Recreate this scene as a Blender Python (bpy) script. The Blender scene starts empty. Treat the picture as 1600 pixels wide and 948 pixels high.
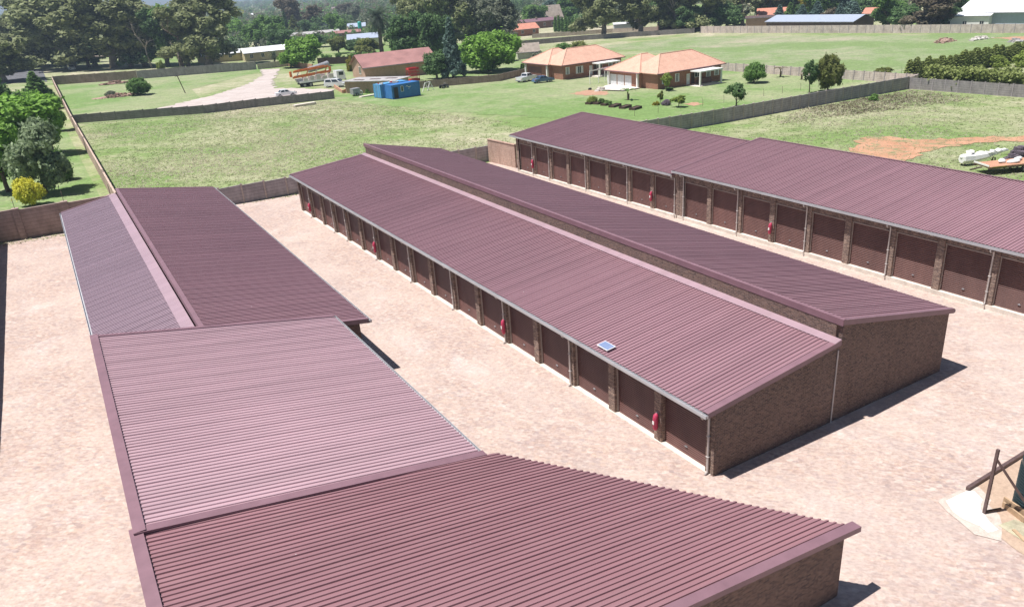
import bpy, bmesh, math, random
import numpy as np
from mathutils import Vector, Matrix

# ------------------------------------------------------------------ camera, light, sky
SC = bpy.context.scene
COL = SC.collection
R = math.radians
CAM = Vector((-18.0781, -17.3374, 17.9196))
YAW, PITCH, ROLL, FPX = .5218, .4025, -.0755, 1200.0
fw = Vector((math.sin(YAW) * math.cos(PITCH), math.cos(YAW) * math.cos(PITCH), -math.sin(PITCH)))
rt0 = Vector((math.cos(YAW), -math.sin(YAW), 0)); up0 = rt0.cross(fw)
rt = math.cos(ROLL) * rt0 + math.sin(ROLL) * up0
up = -math.sin(ROLL) * rt0 + math.cos(ROLL) * up0
cd = bpy.data.cameras.new('camera'); co = bpy.data.objects.new('camera', cd); COL.objects.link(co)
cd.sensor_width = 36; cd.lens = 36 * FPX / 1600; cd.clip_start = .1; cd.clip_end = 12000
m = Matrix((rt, up, -fw)).transposed().to_4x4(); m.translation = CAM
co.matrix_world = m
SC.camera = co
SUN_TO = Vector((-1.06, .42, 3.0)).normalized()
sun_el = math.asin(SUN_TO.z); sun_az = math.atan2(SUN_TO.x, SUN_TO.y)
W = bpy.data.worlds.new('World'); SC.world = W; W.use_nodes = True
wn = W.node_tree.nodes; wl = W.node_tree.links
sky = wn.new('ShaderNodeTexSky'); sky.sky_type = 'NISHITA'; sky.sun_disc = False
sky.sun_elevation = sun_el; sky.sun_rotation = sun_az % (2 * math.pi)
sky.altitude = 1500; sky.air_density = 1.1; sky.dust_density = 2.2; sky.ozone_density = 1.0
bg = wn['Background']; bg.inputs['Strength'].default_value = .05
wl.new(sky.outputs[0], bg.inputs[0])
sd = bpy.data.lights.new('sun', 'SUN'); so = bpy.data.objects.new('sun', sd); COL.objects.link(so)
sd.energy = 5.0; sd.angle = R(.55); sd.color = (1.0, .962, .93)
so.rotation_euler = SUN_TO.to_track_quat('Z', 'Y').to_euler()
vs = SC.view_settings; vs.view_transform = 'Standard'; vs.look = 'None'; vs.exposure = .52; vs.gamma = 1
vs.use_curve_mapping = False
SC.cycles.use_denoising = True
SC.cycles.max_bounces = 6; SC.cycles.diffuse_bounces = 3; SC.cycles.glossy_bounces = 3
SC.cycles.transparent_max_bounces = 6; SC.cycles.volume_bounces = 0
SC.cycles.use_adaptive_sampling = True; SC.cycles.adaptive_threshold = .015
rnd = random.Random(7)

# ------------------------------------------------------------------ terrain
def T(x, y):
    h = -.0295 * 140 * math.tanh(x / 140) - .0094 * 180 * math.tanh(y / 180)
    d = math.hypot(x, y)
    if d > 500:
        az = math.atan2(x, y)
        k = min(1, (d - 500) / 900); k = k * k * (3 - 2 * k)
        ridge = 15 * math.exp(-((az + .12) / .10) ** 2) + 60 * max(0, min(1, (az - .22) / .8))
        ridge += 7 * math.sin(az * 9 + 1.3) * max(0, min(1, (d - 900) / 700))
        h += k * ridge - 4 * k
    return h

def at(px, py, h=0.0):
    """the point of the ground (raised by h) that the photograph's pixel px, py shows"""
    d = (px - 800) / FPX * rt - (py - 474) / FPX * up + fw
    t = 5.0
    while t < 6000:
        p = CAM + t * d
        if p.z < T(p.x, p.y) + h: break
        t *= 1.02
    a, b = t / 1.02, t
    for _ in range(40):
        k = (a + b) / 2; p = CAM + k * d
        if p.z < T(p.x, p.y) + h: b = k
        else: a = k
    return CAM + b * d

# ------------------------------------------------------------------ materials
MATS = {}
class NT:
    def __init__(s, name):
        s.m = bpy.data.materials.new(name); s.m.use_nodes = True
        s.t = s.m.node_tree; s.n = s.t.nodes; s.b = s.n['Principled BSDF']
        s._c = None
    def N(s, typ, **kw):
        n = s.n.new(typ)
        for k, v in kw.items():
            if k in n.inputs: n.inputs[k].default_value = v
            else: setattr(n, k, v)
        return n
    def L(s, a, b): s.t.links.new(a, b)
    def pos(s):
        return s.N('ShaderNodeNewGeometry').outputs['Position']
    def obj(s):
        return s.N('ShaderNodeTexCoord').outputs['Object']
    def noise(s, vec, scale, detail=3, rough=.55, dist=0):
        n = s.N('ShaderNodeTexNoise'); n.inputs['Scale'].default_value = scale
        n.inputs['Detail'].default_value = detail; n.inputs['Roughness'].default_value = rough
        n.inputs['Distortion'].default_value = dist
        s.L(vec, n.inputs['Vector']); return n.outputs['Fac']
    def ramp(s, fac, stops, interp='LINEAR'):
        r = s.N('ShaderNodeValToRGB'); r.color_ramp.interpolation = interp
        e = r.color_ramp.elements
        while len(e) < len(stops): e.new(.5)
        for k, (p, c) in enumerate(stops):
            e[k].position = p; e[k].color = (c, c, c, 1) if not hasattr(c, '__len__') else (*c, 1)
        s.L(fac, r.inputs[0]); return r.outputs[0]
    def mix(s, fac, a, b, mode='MIX'):
        n = s.N('ShaderNodeMix'); n.data_type = 'RGBA'; n.blend_type = mode
        for v, i in ((fac, 0), (a, 6), (b, 7)):
            if hasattr(v, 'is_linked'): s.L(v, n.inputs[i])
            elif i == 0: n.inputs[0].default_value = v
            else: n.inputs[i].default_value = (*v, 1)
        return n.outputs[2]
    def scale(s, vec, v):
        n = s.N('ShaderNodeMapping'); n.inputs['Scale'].default_value = v; s.L(vec, n.inputs[0]); return n.outputs[0]
    def rot(s, vec, a):
        n = s.N('ShaderNodeMapping'); n.inputs['Rotation'].default_value = (0, 0, a); s.L(vec, n.inputs[0]); return n.outputs[0]
    def wallvec(s):
        """x+y along the wall, z up, so bricks course on every upright face"""
        p = s.obj(); x = s.N('ShaderNodeSeparateXYZ'); s.L(p, x.inputs[0])
        a = s.N('ShaderNodeMath'); s.L(x.outputs[0], a.inputs[0]); s.L(x.outputs[1], a.inputs[1])
        c = s.N('ShaderNodeCombineXYZ'); s.L(a.outputs[0], c.inputs[0]); s.L(x.outputs[2], c.inputs[1])
        return c.outputs[0]
    def bump(s, h, strength=.3, dist=.02):
        n = s.N('ShaderNodeBump'); n.inputs['Strength'].default_value = strength; n.inputs['Distance'].default_value = dist
        s.L(h, n.inputs['Height']); s.L(n.outputs[0], s.b.inputs['Normal'])
    def col(s, c):
        if hasattr(c, 'is_linked'): s.L(c, s.b.inputs['Base Color'])
        else: s.b.inputs['Base Color'].default_value = (*c, 1)
    def set(s, **kw):
        for k, v in kw.items(): s.b.inputs[k].default_value = v
        return s
    def done(s, key): MATS[key] = s.m; return s.m

def plain(key, c, rough=.6, metal=0, var=.25, scale=1.5, **kw):
    """one colour with soft weathering"""
    t = NT(key); n = t.noise(t.pos(), scale, 5, .6)
    a = tuple(x * (1 - var) for x in c); b = tuple(min(1, x * (1 + var)) for x in c)
    t.col(t.ramp(n, [(.3, a), (.7, b)])); t.set(Roughness=rough, Metallic=metal, **kw)
    return t.done(key)

def roofpaint(key, c, rough=.42, spec=.5, stain=.5):
    t = NT(key); p = t.pos()
    big = t.noise(p, .12, 4, .55); fine = t.noise(t.scale(p, (.7, 1.4, 1)), 1.0, 5, .65)
    a = tuple(x * .95 for x in c); b = tuple(x * 1.05 for x in c)
    cc = t.ramp(big, [(.3, a), (.7, b)])
    # each sheet weathers a little differently
    w = t.N('ShaderNodeSeparateXYZ'); t.L(p, w.inputs[0])
    d = t.N('ShaderNodeMath', operation='MULTIPLY'); d.inputs[1].default_value = 1 / .8; t.L(w.outputs[1], d.inputs[0])
    f = t.N('ShaderNodeMath', operation='FLOOR'); t.L(d.outputs[0], f.inputs[0])
    wn_ = t.N('ShaderNodeTexWhiteNoise'); wn_.noise_dimensions = '1D'; t.L(f.outputs[0], wn_.inputs['W'])
    cc = t.mix(.5, cc, t.ramp(wn_.outputs['Value'], [(0, .455), (1, .545)]), 'OVERLAY')
    cc = t.mix(t.ramp(fine, [(.45, 0.0), (.85, stain)]), cc, (.34, .25, .24))
    stk = t.noise(t.scale(p, (.16, 2.2, 1)), 1.0, 5, .65)
    cc = t.mix(.3, cc, t.ramp(stk, [(.3, .38), (.7, .62)]), 'OVERLAY')
    # bird droppings and lime specks
    v = t.N('ShaderNodeTexVoronoi'); v.inputs['Scale'].default_value = .7; t.L(p, v.inputs['Vector'])
    cc = t.mix(t.ramp(v.outputs['Distance'], [(.010, .7), (.018, 0.0)]), cc, (.75, .72, .7))
    t.col(cc); t.set(Roughness=rough); t.b.inputs['Specular IOR Level'].default_value = spec
    return t.done(key)

def brick(key, c1, c2, mortar, bw=.222, bh=.075, var=.6, extra=None, coord=None):
    t = NT(key); v = t.wallvec()
    b = t.N('ShaderNodeTexBrick'); b.offset = .5
    b.inputs['Scale'].default_value = 1; b.inputs['Brick Width'].default_value = bw; b.inputs['Row Height'].default_value = bh
    b.inputs['Mortar Size'].default_value = .006; b.inputs['Mortar Smooth'].default_value = .1; b.inputs['Bias'].default_value = 0
    b.inputs['Color1'].default_value = (*c1, 1); b.inputs['Color2'].default_value = (*c2, 1); b.inputs['Mortar'].default_value = (*mortar, 1)
    t.L(v, b.inputs['Vector'])
    n = t.noise(t.scale(v, (4.5, 13, 1)), 1.0, 2, .5)
    cc = t.mix(var, b.outputs['Color'], t.ramp(n, [(.35, .22), (.65, .78)]), 'OVERLAY')
    n2 = t.noise(t.pos(), .5, 4, .6)
    cc = t.mix(.3, cc, t.ramp(n2, [(.35, .35), (.7, .65)]), 'OVERLAY')
    n3 = t.noise(t.scale(v, (1.1, .22, 1)), 1, 4, .6)
    cc = t.mix(t.ramp(n3, [(.54, 0), (.72, .55)]), cc, tuple(x * .6 for x in c1))
    if extra:
        cc = t.mix(t.ramp(t.noise(t.scale(v, (4.5, 13, 1)), 1.7, 1, .5), [(.55, 0), (.62, .8)]), cc, extra)
    t.col(cc); t.set(Roughness=.85); t.bump(b.outputs['Fac'], -.25, .01)
    return t.done(key)

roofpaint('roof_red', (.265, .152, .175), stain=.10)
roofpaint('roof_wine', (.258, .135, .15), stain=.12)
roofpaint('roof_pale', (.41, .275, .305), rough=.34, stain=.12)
roofpaint('roof_sky_lilac', (.335, .245, .285), rough=.34, stain=.12)  # maroon roof with the sky's lilac reflection put into its base colour
roofpaint('roof_flash', (.34, .235, .27), rough=.38, stain=.3)
plain('fascia', (.21, .118, .14), .45, var=.12)
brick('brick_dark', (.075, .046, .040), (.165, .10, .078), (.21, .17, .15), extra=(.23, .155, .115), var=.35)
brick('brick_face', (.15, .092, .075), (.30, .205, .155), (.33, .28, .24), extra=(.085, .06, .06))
brick('brick_pink', (.38, .235, .18), (.47, .32, .25), (.45, .38, .32), var=.4)
brick('brick_house', (.26, .10, .06), (.36, .16, .10), (.34, .26, .2), var=.4)
brick('brick_barn', (.40, .24, .17), (.48, .30, .21), (.42, .34, .28), var=.35)
brick('brick_rust', (.46, .22, .13), (.52, .28, .18), (.45, .35, .28), var=.35)
plain('gutter', (.50, .50, .52), .4, .3, .1)
plain('pipe', (.52, .48, .46), .5, 0, .15)
plain('door_brown', (.145, .066, .056), .5, 0, .15, .8)
t = NT('door_brown'); oi = t.N('ShaderNodeObjectInfo'); n = t.noise(t.scale(t.pos(), (1, 1, .35)), 1.3, 5, .6)
cc = t.mix(.5, t.ramp(n, [(.3, (.12, .055, .048)), (.7, (.175, .085, .072))]), t.ramp(oi.outputs['Random'], [(0, .36), (1, .64)]), 'OVERLAY'); t.col(cc); t.set(Roughness=.5); t.done('door_brown')
plain('frame_pale', (.42, .36, .32), .6, 0, .2)
plain('concrete_pale', (.62, .56, .49), .9, 0, .18, 2)
plain('white_paint', (.78, .77, .75), .5, 0, .06)
plain('offwhite', (.62, .58, .53), .7, 0, .12)
plain('black', (.02, .02, .022), .6, 0, .2)
plain('tyre', (.025, .024, .024), .8, 0, .3)
plain('steel_dark', (.13, .085, .08), .55, .2, .25, 6)
plain('timber_dark', (.07, .042, .03), .85, 0, .35, 3)
plain('timber', (.42, .29, .18), .8, 0, .3, 4)
plain('soil_red', (.36, .17, .10), .95, 0, .3, 1)
plain('container_blue', (.035, .17, .46), .45, 0, .12)
plain('container_light', (.10, .33, .62), .45, 0, .12)
plain('orange', (.60, .17, .03), .45, 0, .12)
plain('grey_metal', (.33, .33, .35), .5, .3, .25)
plain('red_cover', (.44, .035, .09), .6, 0, .3, 9)
plain('red_paint', (.5, .03, .03), .5, 0, .15)
plain('tank_green', (.03, .40, .36), .45, 0, .1)
plain('tank_cyan', (.10, .48, .60), .45, 0, .1)
plain('tank_dark', (.018, .035, .04), .4, 0, .2)
plain('bark', (.13, .095, .07), .9, 0, .4, 2)
plain('bark_pale', (.34, .29, .25), .85, 0, .35, 2)
plain('car_white', (.78, .79, .80), .25, 0, .03, **{'Coat Weight': .4})
plain('car_blue', (.07, .14, .26), .25, 0, .05, **{'Coat Weight': .5})
plain('rubble', (.36, .24, .19), .95, 0, .5, 3)
plain('asphalt', (.11, .11, .12), .9, 0, .2, .5)
plain('sheet_blue', (.40, .45, .55), .4, .1, .08)
plain('sheet_grey', (.42, .40, .39), .55, .1, .3)
plain('sheet_white', (.80, .81, .82), .4, 0, .04)
plain('barn_roof', (.33, .165, .15), .55, 0, .22, .35)
plain('thatch', (.30, .25, .21), .95, 0, .25, 1)
plain('curtain', (.62, .64, .66), .7, 0, .15, 3)
plain('yellow_wall', (.52, .44, .28), .8, 0, .1)
plain('brown_wall', (.20, .12, .10), .85, 0, .2)
t = NT('glass'); t.col((.03, .04, .05)); t.set(Roughness=.08); t.done('glass')
t = NT('solar'); v = t.obj(); b = t.N('ShaderNodeTexBrick'); b.offset = 0
b.inputs['Scale'].default_value = 1; b.inputs['Brick Width'].default_value = .14; b.inputs['Row Height'].default_value = .14; b.inputs['Mortar Size'].default_value = .004
b.inputs['Color1'].default_value = (.17, .23, .38, 1); b.inputs['Color2'].default_value = (.2, .26, .42, 1); b.inputs['Mortar'].default_value = (.3, .33, .4, 1)
t.L(v, b.inputs['Vector']); t.col(b.outputs['Color']); t.set(Roughness=.12); t.done('solar')

def tiles(key, c):
    t = NT(key); p = t.obj(); x = t.N('ShaderNodeSeparateXYZ'); t.L(p, x.inputs[0])
    w = t.N('ShaderNodeMath', operation='MULTIPLY'); w.inputs[1].default_value = 1 / .14; t.L(x.outputs[2], w.inputs[0])
    f = t.N('ShaderNodeMath', operation='FRACT'); t.L(w.outputs[0], f.inputs[0])
    n = t.noise(p, .8, 4, .6); n2 = t.noise(t.scale(p, (3, 3, 7)), 1, 2)
    cc = t.ramp(n, [(.3, tuple(k * .88 for k in c)), (.7, tuple(min(1, k * 1.1) for k in c))])
    cc = t.mix(.35, cc, t.ramp(n2, [(.3, .35), (.7, .65)]), 'OVERLAY')
    t.col(cc); t.set(Roughness=.75); t.bump(f.outputs[0], .6, .03); return t.done(key)
tiles('tile_orange', (.60, .355, .26)); tiles('tile_far', (.52, .22, .15))

def precast(key, c, streak=.45):
    t = NT(key); v = t.wallvec(); p = t.pos()
    b = t.N('ShaderNodeTexBrick'); b.offset = 0
    b.inputs['Scale'].default_value = 1; b.inputs['Brick Width'].default_value = 60; b.inputs['Row Height'].default_value = .31
    b.inputs['Mortar Size'].default_value = .014; b.inputs['Mortar Smooth'].default_value = .3
    for k in ('Color1', 'Color2'): b.inputs[k].default_value = (*c, 1)
    b.inputs['Mortar'].default_value = tuple(x * .45 for x in c) + (1,)
    t.L(v, b.inputs['Vector'])
    n = t.noise(t.scale(v, (1.2, .5, 1)), 1, 5, .65); n2 = t.noise(p, 3, 4, .6)
    cc = t.mix(.6, b.outputs['Color'], t.ramp(n, [(.3, .25), (.7, .72)]), 'OVERLAY')
    cc = t.mix(.35, cc, t.ramp(n2, [(.3, .35), (.7, .65)]), 'OVERLAY')
    sx = t.N('ShaderNodeSeparateXYZ'); t.L(v, sx.inputs[0])
    t.col(cc); t.set(Roughness=.92); t.bump(b.outputs['Fac'], -.4, .03); return t.done(key)
precast('precast_grey', (.36, .32, .33)); precast('precast_pale', (.52, .44, .40)); precast('precast_warm', (.34, .25, .215)); precast('precast_rust', (.50, .37, .30)); precast('precast_dark', (.26, .235, .235))

# ground: rough veld, green and straw in drifts
def grassmat(key, green, green2, straw, bias=0.0, soil=(.34, .19, .12), soilamt=.05):
    t = NT(key); p = t.pos()
    a = t.noise(p, .045, 5, .6, .6); b = t.noise(p, .35, 5, .65, .4); c = t.noise(p, 2.6, 4, .7); d = t.noise(t.scale(p, (1, .5, 1)), .012, 3)
    m1 = t.N('ShaderNodeMath', operation='ADD'); t.L(a, m1.inputs[0]); t.L(d, m1.inputs[1])
    m2 = t.N('ShaderNodeMath', operation='MULTIPLY_ADD'); m2.inputs[1].default_value = .55; t.L(b, m2.inputs[0]); t.L(m1.outputs[0], m2.inputs[2])
    f = t.N('ShaderNodeMath', operation='MULTIPLY_ADD'); f.inputs[1].default_value = .9; f.inputs[2].default_value = -.66 + bias; t.L(m2.outputs[0], f.inputs[0])
    base = t.ramp(f.outputs[0], [(.38, green2), (.47, green), (.58, tuple(.6 * x + .4 * y for x, y in zip(green, straw))), (.70, straw)])
    cc = t.mix(.65, base, t.ramp(c, [(.28, .25), (.72, .74)]), 'OVERLAY')
    cc = t.mix(.35, cc, t.ramp(t.noise(p, .8, 5, .7, .5), [(.3, .3), (.7, .7)]), 'OVERLAY')
    s = t.noise(p, .12, 6, .7, 1.0)
    cc = t.mix(t.ramp(s, [(.70, 0), (.78, soilamt * 10 if soilamt < .1 else 1)]), cc, soil)
    t.col(cc); t.set(Roughness=.95); t.b.inputs['Specular IOR Level'].default_value = .15
    t.bump(c, .6, .12); return t.done(key)
grassmat('veld', (.25, .285, .14), (.175, .25, .085), (.43, .39, .28), .03)
grassmat('lawn', (.225, .28, .13), (.165, .25, .085), (.31, .315, .19), -.01, soilamt=.0)
grassmat('meadow', (.225, .275, .14), (.18, .25, .10), (.36, .325, .24), .0, soilamt=.02)

# paving: clay and cement pavers laid herringbone, dusty
t = NT('pavers'); p = t.pos(); q = t.rot(p, R(45))
b = t.N('ShaderNodeTexBrick'); b.offset = .5; b.inputs['Scale'].default_value = 1
b.inputs['Brick Width'].default_value = .22; b.inputs['Row Height'].default_value = .11; b.inputs['Mortar Size'].default_value = .004; b.inputs['Mortar Smooth'].default_value = .2
b.inputs['Color1'].default_value = (.37, .27, .235, 1); b.inputs['Color2'].default_value = (.48, .40, .355, 1); b.inputs['Mortar'].default_value = (.40, .32, .25, 1)
t.L(q, b.inputs['Vector'])
q2 = t.scale(q, (1 / .22, 1 / .13, 1)); v = t.N('ShaderNodeTexVoronoi'); v.inputs['Scale'].default_value = 1; v.inputs['Randomness'].default_value = .55; t.L(q2, v.inputs['Vector'])
hs = t.N('ShaderNodeSeparateColor'); t.L(v.outputs['Color'], hs.inputs[0])
cc = t.mix(t.ramp(hs.outputs[0], [(.0, .0), (1, .75)]), b.outputs['Color'], t.ramp(hs.outputs[1], [(0, (.29, .24, .235)), (.35, (.43, .32, .27)), (.6, (.50, .38, .30)), (1, (.56, .49, .44))]))
dust = t.noise(p, .16, 6, .62, .8)
cc = t.mix(t.ramp(dust, [(.42, 0), (.62, .6)]), cc, (.54, .445, .385))
pale = t.noise(p, .22, 6, .7, 1.4)
cc = t.mix(t.ramp(pale, [(.54, 0), (.70, .4)]), cc, (.64, .57, .54))
dk = t.noise(p, .35, 6, .7, 1.8)
cc = t.mix(t.ramp(dk, [(.58, 0), (.74, .35)]), cc, (.24, .20, .19))
fine = t.noise(p, 7, 4, .7)
cc = t.mix(.4, cc, t.ramp(fine, [(.3, .28), (.7, .70)]), 'OVERLAY')
gr = t.noise(p, 1.3, 5, .75, 1.2)
cc = t.mix(t.ramp(gr, [(.50, 0), (.68, .3)]), cc, (.33, .29, .30))
lane = t.noise(t.scale(p, (.75, .05, 1)), 1, 4, .6)
cc = t.mix(t.ramp(lane, [(.5, 0), (.68, .3)]), cc, (.36, .30, .28))
cc = t.mix(1.0, cc, (1.0, .965, .955), 'MULTIPLY')
lt = t.noise(t.scale(q, (5.5, 10, 1)), 1, 2, .6)
cc = t.mix(.25, cc, t.ramp(lt, [(.3, .28), (.7, .72)]), 'OVERLAY')
t.col(cc); t.set(Roughness=.88); t.bump(b.outputs['Fac'], -.3, .01); t.done('pavers')

def groundpatch(key, c, c2, sc=.6, grass=None):
    t = NT(key); p = t.pos(); n = t.noise(p, sc, 6, .65, .8); n2 = t.noise(p, sc * 9, 4, .7)
    cc = t.ramp(n, [(.32, c), (.68, c2)]); cc = t.mix(.4, cc, t.ramp(n2, [(.3, .32), (.7, .68)]), 'OVERLAY')
    if grass: cc = t.mix(t.ramp(t.noise(p, .5, 6, .7, 1), [(.5, 0), (.62, .85)]), cc, grass)
    t.col(cc); t.set(Roughness=.95); return t.done(key)
groundpatch('gravel', (.40, .34, .31), (.53, .46, .43), .3, None)
groundpatch('track', (.40, .20, .115), (.50, .29, .18), .25, (.20, .21, .10))
groundpatch('sand', (.38, .27, .20), (.47, .35, .26), 1)
groundpatch('spill_edge', (.42, .35, .30), (.58, .50, .44), 3)
groundpatch('cement_spill', (.66, .63, .59), (.80, .78, .75), 2)
groundpatch('soil', (.36, .19, .12), (.44, .27, .18), 1)

def leafmat(key, c, tip=None, trans=.36):
    t = NT(key); oi = t.N('ShaderNodeObjectInfo'); p = t.obj()
    n = t.noise(p, .9, 3, .6); tip = tip or tuple(min(1, x * 1.7) for x in c)
    cc = t.ramp(n, [(.3, tuple(x * .75 for x in c)), (.7, tip)])
    g = t.N('ShaderNodeHueSaturation'); t.L(cc, g.inputs['Color'])
    mr = t.N('ShaderNodeMapRange'); mr.inputs[3].default_value = .85; mr.inputs[4].default_value = 1.15; t.L(oi.outputs['Random'], mr.inputs[0]); t.L(mr.outputs[0], g.inputs['Value'])
    t.L(g.outputs[0], t.b.inputs['Base Color']); t.set(Roughness=.6); t.b.inputs['Specular IOR Level'].default_value = .2
    tr = t.N('ShaderNodeBsdfTranslucent'); t.L(g.outputs[0], tr.inputs[0])
    mx = t.N('ShaderNodeMixShader'); mx.inputs[0].default_value = trans
    t.L(t.b.outputs[0], mx.inputs[1]); t.L(tr.outputs[0], mx.inputs[2])
    t.L(mx.outputs[0], t.n['Material Output'].inputs[0]); return t.done(key)
leafmat('leaf_gum', (.18, .215, .09), (.36, .39, .19)); leafmat('leaf_grey', (0.154, 0.179, 0.122), (0.282, 0.307, 0.211))
leafmat('leaf_mid', (0.109, 0.211, 0.058), (0.218, 0.371, 0.096)); leafmat('leaf_bright', (0.166, 0.320, 0.051), (0.307, 0.525, 0.096))
leafmat('leaf_dark', (.075, .15, .055), (.16, .26, .095)); leafmat('leaf_blue', (0.102, 0.173, 0.141), (0.192, 0.282, 0.237))
leafmat('leaf_olive', (0.141, 0.179, 0.045), (0.294, 0.320, 0.096)); leafmat('leaf_yellow', (.74, .70, .05), (.85, .82, .14))
leafmat('leaf_gold', (.27, .25, .03), (.42, .36, .05)); leafmat('leaf_brown', (.16, .135, .09), (.26, .22, .15))
leafmat('leaf_lime', (.23, .32, .06), (.36, .44, .11)); leafmat('leaf_far', (0.083, 0.141, 0.070), (0.154, 0.218, 0.102)); leafmat('leaf_rust', (0.461, 0.218, 0.102), (0.576, 0.307, 0.154))
leafmat('blade_straw', (.52, .48, .34), (.66, .62, .46), .5); leafmat('blade_green', (.27, .34, .15), (.40, .47, .22), .5); leafmat('leaf_mauve', (0.205, 0.166, 0.205), (0.307, 0.256, 0.294))
leafmat('leaf_sage', (.19, .25, .14), (.33, .41, .24)); leafmat('leaf_palm', (.03, .05, .026), (.06, .085, .045), .2)
leafmat('leaf_hedge', (.22, .28, .075), (.40, .46, .16))

# ------------------------------------------------------------------ mesh helpers
class MB:
    """collects faces in world coordinates and links them as ONE mesh object, local to its origin"""
    def __init__(s, o=(0, 0, 0), rz=0.0):
        s.V = []; s.Fs = []; s.M = []; s.o = Vector(o); s.rz = rz
    def add(s, pts, faces, mi=0):
        b = len(s.V); s.V += [tuple(p) for p in pts]
        s.Fs += [tuple(i + b for i in f) for f in faces]; s.M += [mi] * len(faces)
    def quad(s, a, b, c, d, mi=0): s.add([a, b, c, d], [(0, 1, 2, 3)], mi)
    def hexa(s, p, mi=0):
        s.add(p, [(3, 2, 1, 0), (4, 5, 6, 7), (0, 1, 5, 4), (1, 2, 6, 5), (2, 3, 7, 6), (3, 0, 4, 7)], mi)
    def box(s, lo, hi, mi=0):
        x0, y0, z0 = lo; x1, y1, z1 = hi
        s.hexa([(x0, y0, z0), (x1, y0, z0), (x1, y1, z0), (x0, y1, z0), (x0, y0, z1), (x1, y0, z1), (x1, y1, z1), (x0, y1, z1)], mi)
    def obox(s, c, size, a=0.0, mi=0):
        """box whose base centre is c, turned by a about z"""
        ca, sa = math.cos(a), math.sin(a); P = []
        for z in (0, size[2]):
            for x, y in ((-1, -1), (1, -1), (1, 1), (-1, 1)):
                X, Y = x * size[0] / 2, y * size[1] / 2
                P.append((c[0] + X * ca - Y * sa, c[1] + X * sa + Y * ca, c[2] + z))
        s.hexa(P, mi)
    def beam(s, p0, p1, w, h, mi=0):
        p0, p1 = Vector(p0), Vector(p1); d = (p1 - p0).normalized()
        ref = Vector((0, 0, 1)) if abs(d.z) < .95 else Vector((1, 0, 0))
        x = d.cross(ref).normalized() * (w / 2); y = x.cross(d).normalized() * (h / 2)
        s.hexa([p0 - x - y, p0 + x - y, p0 + x + y, p0 - x + y, p1 - x - y, p1 + x - y, p1 + x + y, p1 - x + y], mi)
    def tube(s, pts, r, n=8, mi=0, cap=True):
        pts = [Vector(p) for p in pts]; rs = list(r) if hasattr(r, '__len__') else [r] * len(pts)
        P = []; prev = None
        for i, p in enumerate(pts):
            d = (pts[min(i + 1, len(pts) - 1)] - pts[max(i - 1, 0)])
            d = d.normalized() if d.length > 1e-9 else Vector((0, 0, 1))
            ref = prev if prev is not None else (Vector((0, 0, 1)) if abs(d.z) < .9 else Vector((1, 0, 0)))
            x = (ref - d * ref.dot(d))
            if x.length < 1e-6: x = d.orthogonal()
            x.normalize(); prev = x; y = d.cross(x)
            for k in range(n):
                a = 2 * math.pi * k / n; P.append(p + (x * math.cos(a) + y * math.sin(a)) * rs[i])
        F = [(i * n + k, i * n + (k + 1) % n, (i + 1) * n + (k + 1) % n, (i + 1) * n + k) for i in range(len(pts) - 1) for k in range(n)]
        if cap: F += [tuple(reversed(range(n))), tuple((len(pts) - 1) * n + k for k in range(n))]
        s.add(P, F, mi)
    def prism(s, poly, axis, a, b, mi=0):
        """outline (two coordinates) pushed from a to b along axis 'x', 'y' or 'z'"""
        def P(u, v, w): return {'x': (w, u, v), 'y': (u, w, v), 'z': (u, v, w)}[axis]
        n = len(poly); pts = [P(u, v, a) for u, v in poly] + [P(u, v, b) for u, v in poly]
        s.add(pts, [tuple(range(n)), tuple(reversed(range(n, 2 * n)))] + [(i, i + n, (i + 1) % n + n, (i + 1) % n) for i in range(n)], mi)
    def blob(s, c, r, seed=0, mi=0, sub=2, rough=.18):
        bm = bmesh.new(); bmesh.ops.create_icosphere(bm, subdivisions=sub, radius=1)
        g = random.Random(seed); ks = [(Vector((g.uniform(-1, 1), g.uniform(-1, 1), g.uniform(-1, 1))) * 4, g.uniform(0, 6)) for _ in range(5)]
        r = r if hasattr(r, '__len__') else (r, r, r)
        P = []
        for v in bm.verts:
            q = 1 + rough * sum(math.sin(k.dot(v.co) + f) for k, f in ks) / 2.5
            P.append((c[0] + v.co.x * r[0] * q, c[1] + v.co.y * r[1] * q, c[2] + v.co.z * r[2] * q))
        F = [tuple(v.index for v in f.verts) for f in bm.faces]; bm.free(); s.add(P, F, mi)
    def mesh(s, name, mats, smooth=False):
        if s.rz:
            ca, sa = math.cos(-s.rz), math.sin(-s.rz)
            V = [((x - s.o.x) * ca - (y - s.o.y) * sa, (x - s.o.x) * sa + (y - s.o.y) * ca, z - s.o.z) for x, y, z in s.V]
        else: V = [(x - s.o.x, y - s.o.y, z - s.o.z) for x, y, z in s.V]
        me = bpy.data.meshes.new(name); me.from_pydata(V, [], s.Fs); me.update()
        for k in (mats if isinstance(mats, (list, tuple)) else [mats]): me.materials.append(MATS[k])
        me.polygons.foreach_set('material_index', s.M)
        bm = bmesh.new(); bm.from_mesh(me); bmesh.ops.recalc_face_normals(bm, faces=bm.faces); bm.to_mesh(me); bm.free()
        if smooth: me.shade_smooth()
        return me
    def build(s, name, mats, parent=None, smooth=False, **tags):
        o = bpy.data.objects.new(name, s.mesh(name, mats, smooth)); COL.objects.link(o)
        if parent is not None: o.parent = parent
        else: o.location = s.o; o.rotation_euler.z = s.rz
        for k, v in tags.items(): o[k] = v
        return o

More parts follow.
